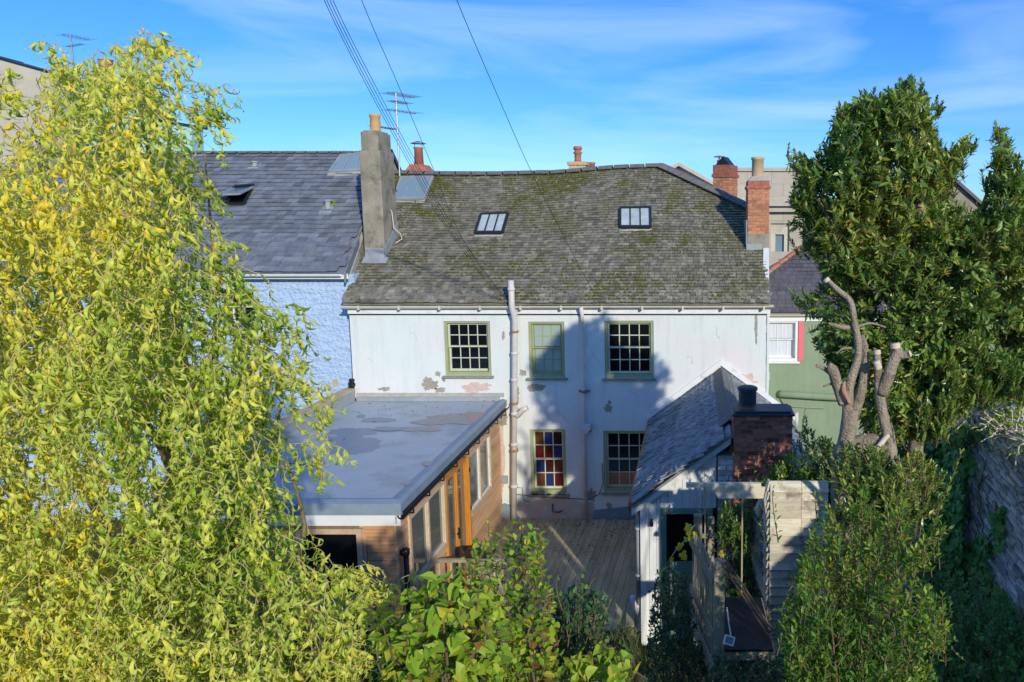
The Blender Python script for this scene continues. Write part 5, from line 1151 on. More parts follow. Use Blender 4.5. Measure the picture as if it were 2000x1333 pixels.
def inpoly(x, y, poly):
    c = False; j = len(poly) - 1
    for i in range(len(poly)):
        xi, yi = poly[i]; xj, yj = poly[j]
        if (yi > y) != (yj > y) and x < (xj - xi) * (y - yi) / (yj - yi) + xi: c = not c
        j = i
    return c
def edge_dist(x, y, poly):
    best = 1e9
    for i in range(len(poly)):
        ax, ay = poly[i]; bx_, by = poly[(i + 1) % len(poly)]; dx, dy = bx_ - ax, by - ay
        t = max(0, min(1, ((x - ax) * dx + (y - ay) * dy) / (dx * dx + dy * dy + 1e-9))); best = min(best, math.hypot(x - ax - t * dx, y - ay - t * dy))
    return best
def rv(): return Vector((random.gauss(0, 1), random.gauss(0, 1), random.gauss(0, 1)))
def sample(poly, n, y0, y1, gap=.0, ns=1.3, seed=0, round_px=120):
    """points through a crown's volume: outline given where the crown's rim stands, thickness y0..y1 thinning to the rim"""
    xs = [q[0] for q in poly]; ys = [q[1] for q in poly]; out = []; tries = 0
    while len(out) < n and tries < n * 60:
        tries += 1
        x, y = random.uniform(min(xs), max(xs)), random.uniform(min(ys), max(ys))
        if not inpoly(x, y, poly): continue
        e = min(1, edge_dist(x, y, poly) / round_px); h = math.sqrt(1 - (1 - e) ** 2)
        Y = (y0 + y1) / 2 + (y1 - y0) / 2 * random.uniform(-1, 1) * (.25 + .75 * h)
        p = P(x, y, Y)
        if noise.noise(Vector((p.x * ns + seed, p.y * ns, p.z * ns))) < gap - .5 + 0 and random.random() < .92: continue
        out.append(p)
    return out

def limb(parent, pts, radii, m, name='branch', wob=.12, n=9):
    out, rr = [], []
    pts = [Vector(p) for p in pts]
    for i in range(len(pts) - 1):
        p0, p1, p2, p3 = pts[max(i - 1, 0)], pts[i], pts[i + 1], pts[min(i + 2, len(pts) - 1)]
        for k in range(5):
            t = k / 5; out.append(.5 * ((2 * p1) + (p2 - p0) * t + (2 * p0 - 5 * p1 + 4 * p2 - p3) * t * t + (3 * p1 - p0 - 3 * p2 + p3) * t ** 3)); rr.append(radii[i] + (radii[i + 1] - radii[i]) * t)
    out.append(pts[-1]); rr.append(radii[-1])
    q = MB(); q.tube(out, rr, n, wob=wob); return q.build(name, m, parent, smooth=True)

# ---- corkscrew willow
wt = thing('willow_tree', 'large yellow-green corkscrew willow filling the left side of the photo', 'tree', (-3.6, 5.2, ground_z(-3.6, 5.2)))
wpoly = [(-260, 180), (-60, 300), (20, 330), (95, 240), (110, 130), (165, 190), (225, 165), (255, 120), (300, 125), (325, 170), (335, 235), (280, 290), (320, 330), (355, 380), (325, 420), (410, 480), (390, 505), (440, 540), (495, 600), (505, 660), (535, 700), (535, 760), (550, 840), (540, 900), (520, 960), (515, 1040), (560, 1120), (640, 1150), (720, 1175), (715, 1220), (740, 1290), (700, 1340), (740, 1500), (-260, 1500)]
tr_b = Vector((-3.6, 5.2, ground_z(-3.6, 5.2) - .2))
limb(wt, [tr_b, tr_b + Vector((.05, 0, 1.2)), tr_b + Vector((-.1, .1, 2.4)), tr_b + Vector((.05, 0, 3.6))], [.16, .13, .10, .06], M['bark'], 'trunk')
limbs = []
for (px, py, Y, r0) in ((260, 150, 4.9, .05), (60, 250, 5.2, .05), (330, 420, 4.8, .045), (480, 640, 4.9, .05), (120, 520, 4.3, .05), (560, 900, 4.7, .045), (620, 1120, 4.5, .04), (300, 900, 4.0, .05), (-80, 700, 4.4, .05), (200, 1150, 3.9, .04), (440, 1200, 4.0, .04), (650, 1230, 4.2, .035), (400, 300, 5.0, .03)):
    e = P(px, py, Y); s = tr_b + Vector((0, 0, random.uniform(1.2, 3.0))); mid = s.lerp(e, .5) + Vector((random.uniform(-.1, .1), random.uniform(-.1, .2), .25))
    q1 = s.lerp(e, .25) + rv() * .08; q2 = s.lerp(e, .75) + rv() * .1 + Vector((0, 0, .15))
    limb(wt, [s, q1, mid, q2, e], [r0, r0 * .8, r0 * .55, r0 * .35, r0 * .15], M['bark']); limbs.append((s, q1, mid, q2, e))
WL = Leaves(); tw = MB()
def willow_twig(p, L, n, down=1.0, out=None, ybias=0):
    d = (Vector((0, 0, -1)) * down + (out or rv() * .5)).normalized(); ax = rv().normalized(); pts = [p.copy()]; q = p.copy(); ph = random.random() * 6.3
    zone = .58 + .6 * noise.noise(p * .9 + Vector((7, 3, 1))); step = L / n
    a1 = d.orthogonal().normalized(); a2 = d.cross(a1)
    for i in range(n):
        w = ph + i * 1.05; dd = (d + a1 * math.cos(w) * .65 + a2 * math.sin(w) * .65).normalized(); q = q + dd * step; pts.append(q.copy())
        for s_ in range(2):
            if random.random() < .1: continue
            ld = (dd * .25 + Vector((0, 0, -.95)) + rv() * .48).normalized(); nr = Vector((random.gauss(0, .5), -1 + random.gauss(0, .5), .7 + random.gauss(0, .5)))
            WL.add(q, ld, nr, random.uniform(.05, .125), min(1, max(0, zone * 1.0 + random.gauss(.0, .13) + ybias)))
    tw.tube(pts, [.0023] * (len(pts) - 1) + [.001], 4, cap=False)
for p in sample(wpoly, 2750, 3.7, 6.0, gap=.35, ns=1.5, seed=3): willow_twig(p + Vector((0, 0, .25)), random.uniform(.45, .85), random.randint(10, 15), down=1.5)
for p in sample(wpoly, 330, 3.3, 4.2, gap=.38, ns=2.3, seed=9, round_px=200): willow_twig(p + Vector((0, 0, .2)), random.uniform(.4, .7), random.randint(8, 12), down=1.5, ybias=.12)
# ragged sprays beyond the outline
for (x0, y0, x1, y1, Y) in ((250, 120, 275, 78, 4.9), (275, 78, 320, 92, 4.9), (320, 92, 330, 150, 4.9), (340, 200, 400, 190, 5.0), (400, 190, 452, 186, 5.0), (380, 190, 440, 215, 5.0), (400, 215, 425, 245, 5.0), (330, 350, 410, 375, 4.8), (300, 290, 350, 310, 4.9), (340, 330, 400, 350, 4.8), (430, 500, 425, 470, 4.8), (500, 640, 580, 650, 4.7), (520, 690, 600, 720, 4.7), (560, 740, 640, 800, 4.7), (560, 800, 650, 880, 4.6), (590, 860, 640, 930, 4.6), (690, 1110, 765, 1150, 4.5), (700, 1160, 745, 1180, 4.4), (520, 620, 575, 640, 4.7), (0, 190, 30, 175, 4.8), (-20, 160, 15, 140, 4.8), (560, 700, 620, 760, 4.6), (640, 1250, 720, 1300, 4.3), (120, 140, 110, 118, 5), (150, 180, 165, 125, 5.0), (640, 1130, 690, 1120, 4.4)):
    a, b = P(x0, y0, Y), P(x1, y1, Y); n = max(5, int((b - a).length / .035)); 
    for r_ in range(2):
        a_ = a + rv() * .04; L_ = (b - a_).length
        willow_twig(a_, L_ * 1.35, n, down=.12, out=(b - a_).normalized() * 1.6 + rv() * .12)
    for _ in range(5): willow_twig(a.lerp(b, random.random()) + rv() * .03, .16, 4, down=.8)
tw.build('twigs', M['twig'], wt, kind='stuff')
WL.emit(wt, 'willow', M['leaf_willow'])
print('willow leaves', len(WL.p))

# ---- general leafy shoots
def shoots(L, pts, centre, length, n, leaf, upw=.6, outw=.8, rnd=.4, droop=.0, tint=(.5, .2), tw_=None, ang=.9, pair=2, zone=1.2, whorl=True):
    for p in pts:
        o = (p - centre); o = o.normalized() if o.length > 1e-3 else Vector((0, 0, 1))
        d = (Vector((0, 0, upw)) + o * outw + rv() * rnd).normalized(); ln = random.uniform(*length); q = p - d * ln * .85; st = ln / n; path = [q.copy()]
        zt = .5 + .6 * noise.noise(p * zone); ph = random.random() * 6.3; a1 = d.orthogonal().normalized(); a2 = d.cross(a1)
        for i in range(n):
            d2 = (d + rv() * .12).normalized(); q = q + d2 * st; path.append(q.copy())
            for j in range(pair):
                th = ph + i * 2.4 + j * 2 * math.pi / pair; s = a1 * math.cos(th) + a2 * math.sin(th)
                a = ang * (1 - .45 * i / n); ld = (d * math.cos(a) + s * math.sin(a) + Vector((0, 0, -droop)) + rv() * .12).normalized()
                nr = (d * math.sin(a) - s * math.cos(a)) + Vector((0, 0, .6)) + rv() * .15
                L.add(q, ld, nr, random.uniform(*leaf) * (1 - .25 * i / n), zt * .55 + .25 + random.gauss(tint[0] - .5, tint[1]))
        if tw_ is not None: tw_.tube(path, [.004] * (len(path) - 1) + [.002], 4, cap=False)

# ---- bay tree
bt = thing('bay_tree', 'tall glossy dark green bay tree with ragged top on the right side', 'tree', (2.5, 8.1, -.2))
bpoly = [(1545, 300), (1600, 330), (1625, 275), (1640, 215), (1690, 190), (1720, 195), (1775, 160), (1800, 190), (1825, 200), (1820, 260), (1850, 300), (1895, 265), (1870, 320), (1850, 360), (1870, 400), (1920, 420), (1945, 340), (1955, 245), (1985, 330), (2030, 400), (2060, 600), (2080, 780), (1990, 775), (1900, 790), (1820, 850), (1700, 860), (1660, 760), (1600, 680), (1570, 590), (1620, 560), (1590, 500), (1555, 470), (1580, 420), (1535, 400), (1565, 370)]
cb_ = P(1800, 560, 8.1)
limb(bt, [(2.5, 8.1, -.3), (2.45, 8.1, 2), (2.5, 8.2, 4), (2.5, 8.1, 6), (2.35, 8.0, 8.0)], [.16, .14, .10, .06, .025], M['bark_pale'], 'trunk')
for (px, py, Y, zb) in ((1600, 380, 11, 4.8), (1560, 320, 11, 5.2), (1640, 620, 10.6, 3.6), (1870, 310, 11.2, 5.4), (1700, 260, 11.3, 5.8), (1960, 300, 11, 4.6), (1800, 600, 10.6, 4.6)):
    e = P(px, py, Y * .715); s = Vector((2.5, 8.1, zb * .75 + 1.3)); limb(bt, [s, s.lerp(e, .4) + rv() * .1, s.lerp(e, .75) + rv() * .1, e], [.05, .034, .022, .009], M['bark_pale'])
BL = Leaves(); bt_tw = MB()
shoots(BL, sample(bpoly, 3900, 7.3, 8.8, gap=.25, ns=2.0, seed=1, round_px=90), cb_, (.14, .26), 6, (.075, .12), upw=.45, outw=.8, rnd=.75, tw_=bt_tw, tint=(.52, .22), pair=3, ang=1.1)
for (x0, y0, x1, y1) in ((1560, 330, 1540, 285), (1655, 250, 1650, 205), (1690, 200, 1688, 165), (1770, 170, 1778, 152), (1870, 320, 1900, 262), (1850, 330, 1875, 250), (1955, 270, 1952, 232), (1985, 330, 1990, 290), (1570, 400, 1535, 395), (1560, 440, 1540, 450), (1600, 580, 1560, 560), (1570, 600, 1552, 580), (1640, 680, 1590, 670), (1825, 215, 1830, 185), (1790, 190, 1800, 158), (1600, 310, 1600, 285), (1720, 210, 1725, 175), (1920, 380, 1935, 340), (1590, 520, 1560, 470), (1600, 360, 1540, 350)):
    a, b = P(x0, y0, 7.9), P(x1, y1, 7.85)
    for r_ in range(5): shoots(BL, [a.lerp(b, random.random() * .8) + rv() * .05], a - (b - a) * 2, (.11, .2), 5, (.055, .085), upw=.4, outw=.9, rnd=.25, tw_=bt_tw, pair=3, ang=.7)
shoots(BL, sample([(1780, 760), (1850, 690), (1920, 690), (2060, 690), (2060, 760), (1960, 765), (1880, 780), (1840, 840), (1790, 850)], 330, 7.2, 8.0, gap=.2, ns=1.9, seed=11, round_px=50), P(1850, 900, 7.4), (.14, .28), 6, (.07, .105), upw=.9, outw=.6, tw_=bt_tw, tint=(.55, .2), pair=3, ang=.8)
BL.emit(bt, 'lance', M['leaf_bay'], wscale=1.0); bt_tw.build('twigs', M['twig_brown'], bt, kind='stuff')
print('bay leaves', len(BL.p))
# ---- pollarded tree with cut limbs
pt = thing('pollarded_tree', 'bare pollarded tree with pale sawn limbs standing before the bay tree', 'tree', P(1660, 900, 6.75) - Vector((0, 0, 1.5)))
Yp = 6.75
def LP(*a): return [P(x, y, Yp + dy) for (x, y, dy) in a]
limb(pt, [P(1660, 1150, Yp + .1), P(1650, 1000, Yp + .1), P(1645, 905, Yp + .05), P(1655, 850, Yp), P(1662, 800, Yp)], [0.1258, 0.1184, 0.1036, 0.074, 0.0629], M['bark_pale'], 'trunk', wob=.25, n=14)
limb(pt, LP((1655, 830, 0), (1658, 760, 0), (1676, 695, -.03), (1671, 640, -.05), (1661, 590, 0), (1640, 570, .03), (1616, 548, .05)), [0.0555, 0.04884, 0.037, 0.03182, 0.0296, 0.02664, 0.0222], M['bark_pale'], wob=.2)
limb(pt, LP((1616, 550, .05), (1612, 545, .05)), [0.0333, 0.0296], M['wood_cut'], 'cut_end', n=8)
limb(pt, LP((1665, 820, .06), (1685, 750, .1), (1688, 690, .12), (1682, 655, .12)), [0.0518, 0.04884, 0.04292, 0.0296], M['bark_pale'], wob=.4)
limb(pt, LP((1660, 790, -.08), (1648, 765, -.1), (1650, 745, -.09)), [0.0148, 0.0222, 0.00888], M['bark_torn'], 'torn_bark', wob=.4)
limb(pt, LP((1645, 790, 0), (1632, 740, -.05), (1625, 720, -.06), (1628, 712, -.06)), [0.037, 0.0518, 0.0481, 0.037], M['bark_pale'], 'stub', wob=.3)
limb(pt, LP((1628, 735, 0), (1612, 722, -.02), (1594, 714, -.03)), [0.0222, 0.02072, 0.01332], M['bark_pale'], 'stub'); limb(pt, LP((1635, 748, 0), (1618, 752, -.02), (1608, 755, -.03)), [0.01628, 0.0111, 0.0074], M['bark_pale'], 'stub')
limb(pt, LP((1672, 640, 0), (1650, 640, -.02), (1632, 637, -.05), (1618, 632, -.06)), [0.0222, 0.0259, 0.0222, 0.0111], M['bark_pale'], 'stub'); limb(pt, LP((1665, 680, 0), (1645, 682, 0), (1633, 692, 0)), [0.0148, 0.00962, 0.00592], M['bark_pale'], 'stub')
limb(pt, LP((1650, 880, .1), (1700, 865, .05), (1735, 875, .05)), [0.1036, 0.0888, 0.0962], M['bark_pale'], wob=.2)
limb(pt, LP((1738, 900, 0), (1735, 850, 0), (1722, 800, 0), (1716, 755, 0), (1714, 710, 0), (1713, 690, 0)), [0.074, 0.0629, 0.0518, 0.04292, 0.037, 0.0296], M['bark_pale'], wob=.28, n=12)
limb(pt, LP((1713, 692, 0), (1713, 684, 0)), [0.037, 0.0333], M['wood_cut'], 'cut_end', wob=0)
limb(pt, LP((1722, 770, -.02), (1740, 720, -.04), (1752, 690, -.04), (1750, 678, -.04)), [0.0592, 0.0555, 0.0518, 0.0444], M['bark_pale'], wob=.25)
limb(pt, LP((1749, 680, -.04), (1748, 671, -.04)), [0.04884, 0.0444], M['wood_cut'], 'cut_end', wob=0, n=12)
limb(pt, LP((1752, 695, -.04), (1766, 694, -.06), (1775, 692, -.07)), [0.0444, 0.037, 0.0333], M['bark_pale'], 'stub'); limb(pt, LP((1775, 692, -.07), (1779, 691, -.07)), [0.03404, 0.0296], M['wood_cut'], 'cut_end', wob=0)
limb(pt, LP((1716, 720, -.06), (1712, 706, -.08)), [0.037, 0.0333], M['wood_cut'], 'scar', wob=.4); limb(pt, LP((1732, 735, 0), (1743, 745, 0)), [0.0185, 0.0074], M['bark_pale'], 'stub'); limb(pt, LP((1735, 850, -.05), (1718, 870, -.08), (1700, 895, -.1)), [0.0222, 0.0259, 0.0222], M['wood_cut'], 'broken_limb', wob=.3)
limb(pt, LP((1672, 640, .0), (1700, 632, 0), (1730, 640, 0)), [0.0185, 0.0111, 0.0074], M['bark_pale'], 'stub')

def shrub(name, label, cat, poly, Y0, Y1, n, mat_, kind, leaf, length=(.15, .3), nl=5, centre=None, base=None, nparts=150, gap=.1, up=.8, out=.4, rnd=.4, droop=0, tint=(.5, .2), ang=.9, pair=2, ws=1.0, twm='twig_brown', stems=6, extra=(), ns=1.6, seed=0, group=None, round_px=90):
    xs = [p[0] for p in poly]; ys = [p[1] for p in poly]; cx = sum(xs) / len(xs); Ym = (Y0 + Y1) / 2
    c = P(cx, max(ys), Ym); gz = ground_z(c.x, Ym); base = base or Vector((c.x, Ym, gz)); t = thing(name, label, cat, base, group)
    L = Leaves(); tb = MB(); pts = sample(poly, n, Y0, Y1, gap=gap, ns=ns, seed=seed, round_px=round_px)
    shoots(L, pts, centre or P(cx, max(ys) - .3 * (max(ys) - min(ys)), Ym), length, nl, leaf, upw=up, outw=out, rnd=rnd, droop=droop, tint=tint, tw_=tb, ang=ang, pair=pair)
    for (x0, y0, x1, y1, Y, k) in extra:       # long single shoots
        a, b = P(x0, y0, Y), P(x1, y1, Y - .05); m_ = a.lerp(b, .5) + rv() * .02; path = [a, a.lerp(m_, .5), m_, m_.lerp(b, .5) + rv() * .008, b]; tb.tube(path, [.006, .005, .004, .004, .002], 5, cap=False)
        d = (b - a).normalized(); a1 = d.orthogonal().normalized(); a2 = d.cross(a1)
        for i in range(k):
            tt = (i + .5) / k; q = a.lerp(b, tt); th = i * 2.4; s = a1 * math.cos(th) + a2 * math.sin(th); an = 1.0 - .5 * tt
            L.add(q, d * math.cos(an) + s * math.sin(an) - Vector((0, 0, droop)), d * math.sin(an) - s * math.cos(an) + Vector((0, 0, .5)), random.uniform(*leaf) * (1.05 - .45 * tt), .6 + .3 * tt + random.gauss(0, .1))
    for k in range(stems):
        e = random.choice(pts); limb(t, [base + Vector((random.uniform(-.1, .1), random.uniform(-.1, .1), -.05)), base.lerp(e, .5) + rv() * .06, e], [.018, .012, .005], M[twm], 'stem', n=6)
    L.emit(t, kind, mat_, nparts=nparts, wscale=ws); tb.build('twigs', M[twm], t, kind='stuff')
    print(name, len(L.p)); return t
# bindweed-smothered shrub in the middle foreground
bind = shrub('bindweed_shrub', 'bright green shrub smothered in heart-leaved bindweed, bottom centre foreground', 'shrub', [(735, 1250), (790, 1170), (850, 1120), (930, 1110), (985, 1150), (1000, 1230), (980, 1300), (960, 1450), (700, 1450), (760, 1330)], 3.2, 3.9, 360, M['leaf_bind'], 'heart', (.042, .072), length=(.1, .22), nl=3, ws=1, droop=.5, up=.3, nparts=200, gap=.12, tint=(.58, .2), ang=1.1)
shrub('leafy_shrub', 'thin fruit shrub with yellowing and browning leaves rising above the bindweed before the deck', 'shrub', [(905, 1090), (940, 1060), (965, 1030), (1030, 1020), (1055, 1060), (1050, 1110), (1080, 1150), (1090, 1250), (1080, 1450), (880, 1450), (900, 1250), (930, 1160)], 3.8, 4.5, 280, M['leaf_bind'], 'oval', (.04, .066), length=(.12, .24), nl=4, up=.8, gap=.25, tint=(.62, .28), nparts=160, droop=.25, ang=1.0, extra=((985, 1120, 1020, 1020, 4.1, 10), (1000, 1150, 1060, 1090, 4.1, 8), (930, 1140, 905, 1085, 4.1, 8), (960, 1080, 955, 1020, 4.1, 7)))
shrub('apple_sapling', 'blue-green leaved apple sapling in front of the lower deck corner', 'sapling', [(1075, 1180), (1110, 1150), (1140, 1150), (1180, 1180), (1190, 1230), (1160, 1330), (1190, 1450), (1060, 1450), (1060, 1260)], 4.4, 5.2, 190, M['leaf_apple'], 'oval', (.042, .068), length=(.14, .28), nl=4, up=1, gap=.2, nparts=120, extra=((1130, 1220, 1140, 1110, 4.7, 14), (1160, 1250, 1195, 1165, 4.7, 10), (1100, 1200, 1090, 1120, 4.6, 8), (1120, 1180, 1160, 1130, 4.7, 6)), tint=(.45, .18))
shrub('low_bindweed', 'low sunlit bindweed tangle at the bottom edge, right of centre', 'climber', [(1060, 1330), (1120, 1290), (1180, 1275), (1230, 1290), (1215, 1340), (1240, 1450), (1040, 1450)], 3.9, 4.5, 110, M['leaf_bind'], 'heart', (.045, .075), nl=3, droop=.4, up=.3, nparts=60, gap=.05, ang=1.1)
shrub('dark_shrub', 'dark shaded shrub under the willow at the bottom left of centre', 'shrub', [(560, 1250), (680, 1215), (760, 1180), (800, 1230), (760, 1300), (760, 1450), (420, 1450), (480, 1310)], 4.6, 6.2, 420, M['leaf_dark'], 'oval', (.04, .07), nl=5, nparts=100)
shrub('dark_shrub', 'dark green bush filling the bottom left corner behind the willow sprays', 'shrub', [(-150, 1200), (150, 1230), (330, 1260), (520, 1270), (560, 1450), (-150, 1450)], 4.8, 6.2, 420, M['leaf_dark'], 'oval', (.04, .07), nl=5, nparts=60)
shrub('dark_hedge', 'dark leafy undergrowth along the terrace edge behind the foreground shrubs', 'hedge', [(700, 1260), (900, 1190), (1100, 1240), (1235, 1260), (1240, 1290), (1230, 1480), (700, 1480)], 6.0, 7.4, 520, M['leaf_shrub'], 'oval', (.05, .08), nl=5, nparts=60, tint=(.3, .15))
# feathery grey-green plant and grass by the deck
gr = MB()
GL = Leaves()
for k in range(5200):
    x, y = random.uniform(-2.4, -.2), random.uniform(9.9, 12.3); p = Vector((x, y, ground_z(x, y) - .02)); GL.add(p, Vector((random.gauss(0, .35), random.gauss(0, .35), 1)), rv(), random.uniform(.05, .16), random.random())
lawn = GL.emit(None, 'grass', M['grass'], nparts=0, stuff='grass', wscale=2.0); lawn['label'] = 'patch of rough green grass at the foot of the deck'; lawn['category'] = 'grass'
shrub('feathery_plant', 'feathery grey-green fennel-like plant beside the lawn at the deck corner', 'plant', [(1180, 1250), (1215, 1215), (1250, 1240), (1260, 1300), (1250, 1450), (1170, 1450)], 6.6, 7.2, 150, M['leaf_apple'], 'lance', (.04, .08), nl=7, ws=.22, nparts=0, pair=3, tint=(.6, .15))
# ---- shrubs in the shaded right-hand corner
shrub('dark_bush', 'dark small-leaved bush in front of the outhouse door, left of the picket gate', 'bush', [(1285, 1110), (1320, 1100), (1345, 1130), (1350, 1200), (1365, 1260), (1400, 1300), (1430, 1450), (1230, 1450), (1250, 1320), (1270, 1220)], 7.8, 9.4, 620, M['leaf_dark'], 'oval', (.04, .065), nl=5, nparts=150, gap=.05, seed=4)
shrub('bay_sapling', 'glossy bay sapling growing between the gate and the weatherboard shed', 'sapling', [(1400, 1010), (1420, 985), (1475, 1000), (1470, 1090), (1480, 1160), (1500, 1200), (1440, 1180), (1410, 1100)], 9.9, 11.2, 300, M['leaf_bay'], 'lance', (.07, .11), nl=5, nparts=120, pair=3, extra=((1372, 1010, 1372, 965, 9.9, 9),), tint=(.35, .15))
shrub('laurel_bush', 'dark glossy bush between the brick outhouse chimney and the pollarded trunk', 'bush', [(1545, 880), (1575, 820), (1600, 850), (1610, 860), (1650, 870), (1700, 850), (1760, 830), (1800, 870), (1850, 930), (1800, 1000), (1650, 1010), (1560, 960), (1480, 960), (1450, 960), (1500, 925)], 9.9, 11.4, 820, M['leaf_bay'], 'lance', (.07, .115), nl=5, nparts=200, pair=3, gap=.1, seed=6, tint=(.42, .18),
      extra=((1565, 900, 1572, 800, 10.6, 16), (1590, 880, 1545, 830, 10.7, 10), (1450, 960, 1425, 865, 10.7, 12), (1470, 930, 1488, 862, 10.6, 9), (1760, 870, 1780, 770, 9, 14), (1700, 880, 1690, 800, 9, 12), (1790, 860, 1790, 790, 9, 10)))
shrub('sunlit_shrub', 'yellow-green upright shrub catching a patch of sun among dark bushes, lower right', 'shrub', [(1570, 1070), (1610, 1000), (1650, 1030), (1690, 960), (1720, 1040), (1765, 960), (1790, 1040), (1850, 1020), (1800, 1120), (1850, 1180), (1860, 1250), (1800, 1330), (1850, 1480), (1480, 1480), (1540, 1330), (1530, 1200), (1560, 1120)], 5.3, 6.3, 800, M['leaf_shrub'], 'lance', (.06, .095), length=(.12, .26), nl=6, nparts=260, up=1.0, out=.45, pair=2, gap=.32, seed=2, ang=1.1, droop=.1, tint=(.5, .26),
      extra=((1800, 1100, 1880, 880, 5.6, 34), (1755, 1080, 1765, 925, 5.6, 26), (1700, 1050, 1625, 890, 5.65, 26), (1640, 1040, 1600, 965, 5.7, 14), (1740, 1060, 1725, 960, 5.6, 14), (1800, 1060, 1860, 1030, 5.5, 12), (1690, 1060, 1680, 960, 5.65, 16), (1520, 1060, 1510, 950, 6.6, 14), (1500, 1070, 1485, 1020, 6.6, 8), (1600, 1030, 1590, 960, 6.3, 10)))
shrub('leafy_bush', 'mid-green leafy bush low down in front of the weatherboard shed', 'bush', [(1520, 1180), (1600, 1150), (1640, 1200), (1720, 1260), (1760, 1330), (1760, 1480), (1520, 1480), (1540, 1350)], 5.1, 5.7, 330, M['leaf_shrub'], 'lance', (.06, .09), nl=5, nparts=120, seed=12, tint=(.36, .14))
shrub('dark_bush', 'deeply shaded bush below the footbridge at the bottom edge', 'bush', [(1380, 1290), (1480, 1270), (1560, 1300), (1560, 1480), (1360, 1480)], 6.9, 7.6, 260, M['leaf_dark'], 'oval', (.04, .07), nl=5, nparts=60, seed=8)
shrub('dark_bush', 'dark bush at the foot of the ivy-clad wall in the bottom right corner', 'bush', [(1800, 1150), (1880, 1120), (1960, 1180), (2080, 1250), (2080, 1480), (1760, 1480), (1790, 1300)], 6.6, 7.8, 460, M['leaf_ivy'], 'oval', (.04, .07), nl=5, nparts=100, seed=14, tint=(.4, .15))
# ivy on the garden wall
iv = thing('ivy', 'dark green ivy cloaking the left part of the stone garden wall', 'climber', (WX, 8.5, .5))
IL = Leaves(); cnt = 0
ivp = [(1720, 700), (1800, 740), (1880, 800), (1920, 830), (1925, 880), (1900, 930), (1895, 990), (1880, 1040), (1930, 1010), (1960, 985), (1975, 1000), (1960, 1060), (1930, 1090), (1940, 1130), (1970, 1160), (2010, 1230), (2010, 1480), (1700, 1480), (1700, 700)]
while cnt < 9500:
    x, y = random.uniform(1700, 2010), random.uniform(835, 1480)
    if not inpoly(x, y, ivp): continue
    d = ray(x, y); tt = (WX - .02 - random.random() ** 1.5 * (.30 if x < 1880 else .10)) / d.x; p = d * tt + Vector((0, 0, ZC))
    if p.z > wtop(p.y) + .12 or p.y > 11.0: 
        if random.random() < .75 or p.y > 11.0: continue
        p.x = WX + random.uniform(-.1, .5); p.z = wtop(p.y) + random.uniform(.05, .25)
    if edge_dist(x, y, ivp) < 14 and random.random() < .5: continue
    if x > 1890 and noise.noise(p * 3) < .0: continue
    IL.add(p, Vector((-.3 + random.gauss(0, .3), random.gauss(0, .5), -.8 + random.gauss(0, .3))), Vector((-1 + random.gauss(0, .3), -.3 + random.gauss(0, .4), .35 + random.gauss(0, .3))), random.uniform(.055, .095), .45 + random.gauss(0, .22)); cnt += 1
IL.emit(iv, 'ivy', M['leaf_ivy'], nparts=250)
q = MB()
for k in range(26):
    y = random.uniform(8.5, 10.8); z = random.uniform(1.5, 4.4); q.tube([(WX - .05, y, z), (WX - .04, y + random.uniform(-.2, .2), z + .25), (WX - .06, y + random.uniform(-.3, .3), z + .5)], .008, 5)
q.build('ivy_stems', M['twig_brown'], iv, kind='stuff')
# dead tangle and leaves on the wall top
tg = thing('dry_vine', 'tangle of dry pale vine stems and leaves sprawling over the wall coping', 'vine', (3.7, 9.0, 4.75))
q = MB(); VL = Leaves()
for k in range(120):
    p = Vector((WX + random.uniform(-.1, .45), random.uniform(7.4, 10.2), 4.78)); pts = [p.copy()]; d = Vector((random.gauss(-.3, .5), random.gauss(0, .6), random.uniform(.1, .7))).normalized()
    for i in range(6):
        d = (d + rv() * .35 + Vector((0, 0, -.16))).normalized(); p = p + d * .075; pts.append(p.copy())
        if random.random() < .75: VL.add(p, d + rv() * .6, rv() + Vector((0, 0, 1.2)), random.uniform(.04, .07), random.uniform(.5, .93))
    q.tube(pts, .006, 4, cap=False)
q.build('stems', M['beam'], tg, kind='stuff')
for k in range(300):
    p = Vector((WX + random.uniform(-.12, .5), random.uniform(7.2, 10.4), 4.80 + random.random() ** 2 * .25)); VL.add(p, rv(), rv() + Vector((0, -.3, 1)), random.uniform(.04, .075), random.uniform(.4, .9))
for p in sample([(1835, 850), (1860, 800), (1900, 770), (1990, 780), (2060, 800), (2060, 860), (1960, 870), (1900, 880)], 90, 8.2, 9.8, gap=.0, seed=5):
    shoots(VL, [p], p - Vector((0, 0, .5)), (.12, .28), 4, (.04, .07), upw=.5, outw=.4, rnd=.8, tint=(.62, .2), tw_=None)
VL.emit(tg, 'oval', M['leaf_shrub'], nparts=120)
shrub('laurel_suckers', 'glossy sunlit suckers crowding round the base of the pollarded tree', 'shrub', [(1590, 990), (1625, 920), (1650, 870), (1690, 875), (1720, 870), (1745, 900), (1790, 880), (1850, 930), (1840, 980), (1790, 1030), (1700, 1010), (1640, 1030)], 6.3, 6.9, 300, M['leaf_bay'], 'lance', (.055, .085), length=(.1, .22), nl=5, nparts=150, pair=3, gap=.12, seed=21, ang=1.0, extra=((1700, 920, 1690, 850, 6.45, 12), (1790, 860, 1800, 770, 6.45, 14), (1640, 950, 1605, 890, 6.45, 12)))
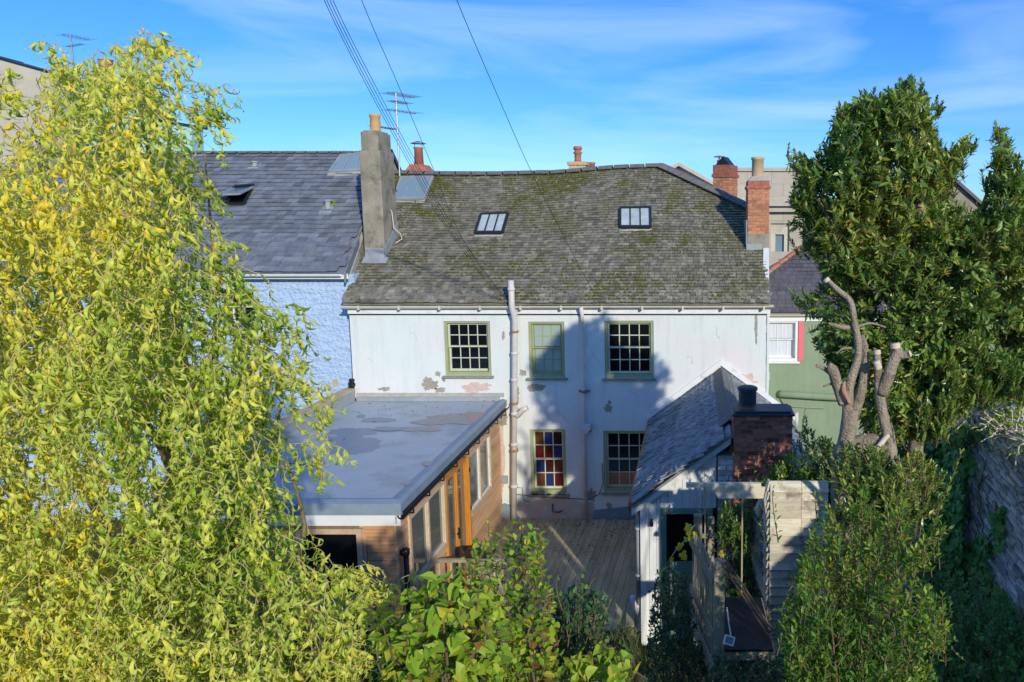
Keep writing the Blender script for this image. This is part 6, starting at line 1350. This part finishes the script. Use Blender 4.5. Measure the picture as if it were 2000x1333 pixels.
# vine leaves by the door, small plant in the roof vent
vn = thing('grape_vine', 'yellow vine leaves hanging in front of the dark outhouse doorway', 'vine', (-.1, 9.4, 2))
VL = Leaves(); q = MB(); path = [P(x, y, 9.4) for x, y in ((1310, 1090), (1325, 1068), (1345, 1050), (1352, 1030), (1360, 1025))]; q.tube(path, .006, 5); q.tube([P(1375, 1060, 9.3), P(1390, 1075, 9.2), P(1410, 1082, 9.2)], .005, 5); q.build('stem', M['beam'], vn)
for (x, y, s) in ((1344, 1032, .12), (1350, 1048, .08), (1330, 1062, .09), (1332, 1080, .12), (1312, 1090, .07), (1372, 1062, .08), (1405, 1080, .1), (1340, 1050, .07), (1322, 1068, .07), (1395, 1072, .06), (1358, 1040, .07), (1365, 1050, .06), (1345, 1024, .09), (1338, 1085, .08)):
    VL.add(P(x, y, 9.35), Vector((random.gauss(0, .5), -.2, -.8)), Vector((0, -1, .5)) + rv() * .3, s, .9 + random.uniform(-.08, .03))
VL.emit(vn, 'ivy', M['leaf_bind'], nparts=20)
vp = thing('roof_weed', 'small green weed sprouting behind the roof vent on the blue house roof', 'plant', broof_px(650, 406))
VL = Leaves()
for k in range(60): VL.add(broof_px(random.uniform(632, 655), random.uniform(400, 410)) + Vector((0, 0, random.random() * .1)), rv() + Vector((0, 0, 1.2)), rv(), random.uniform(.05, .09), random.uniform(.4, .9))
VL.emit(vp, 'lance', M['leaf_bind'], nparts=0)
# bindweed flowers
for (x, y, Y, r, lab) in ((882, 1308, 3.7, .035, 'white bindweed trumpet flower, the higher of two at the bottom centre'), (838, 1325, 3.6, .04, 'white bindweed trumpet flower at the very bottom edge, left of the other')):
    c = P(x, y, Y - .12); q = MB(); v = []; n = 16
    ax_ = Vector((random.uniform(-.3, .3), -1, .25)).normalized(); a1 = ax_.orthogonal().normalized(); a2 = ax_.cross(a1)
    for (rr, hh) in ((.12, -1.0), (.25, -.5), (.55, -.12), (1.0, .05)):
        for k in range(n): a = 2 * math.pi * k / n; v.append(c + (a1 * math.cos(a) + a2 * math.sin(a)) * r * rr * (1 + .06 * math.cos(a * 5)) + ax_ * r * hh)
    q.add(v, [(j * n + k, j * n + (k + 1) % n, (j + 1) * n + (k + 1) % n, (j + 1) * n + k) for j in range(3) for k in range(n)]); tag(q.build('bindweed_flower', M['petal'], smooth=True), lab, 'flower')
# stray bare shoot at the bottom right
q = MB(); path = [P(x, y, 6.0) for x, y in ((1610, 1292), (1640, 1298), (1660, 1312), (1668, 1340))]; q.tube(path, [.005, .007, .008, .009], 6); q.tube([P(1618, 1293, 6.0), P(1606, 1298, 6.0)], .004, 5); tag(q.build('bare_shoot', M['beam'], smooth=True), 'single pale bare shoot poking up at the bottom edge, lower right', 'twig')
print('objects', len(S.objects), 'tris', sum(len(o.data.loops) - 2 * len(o.data.polygons) for o in S.objects if o.type == 'MESH'))
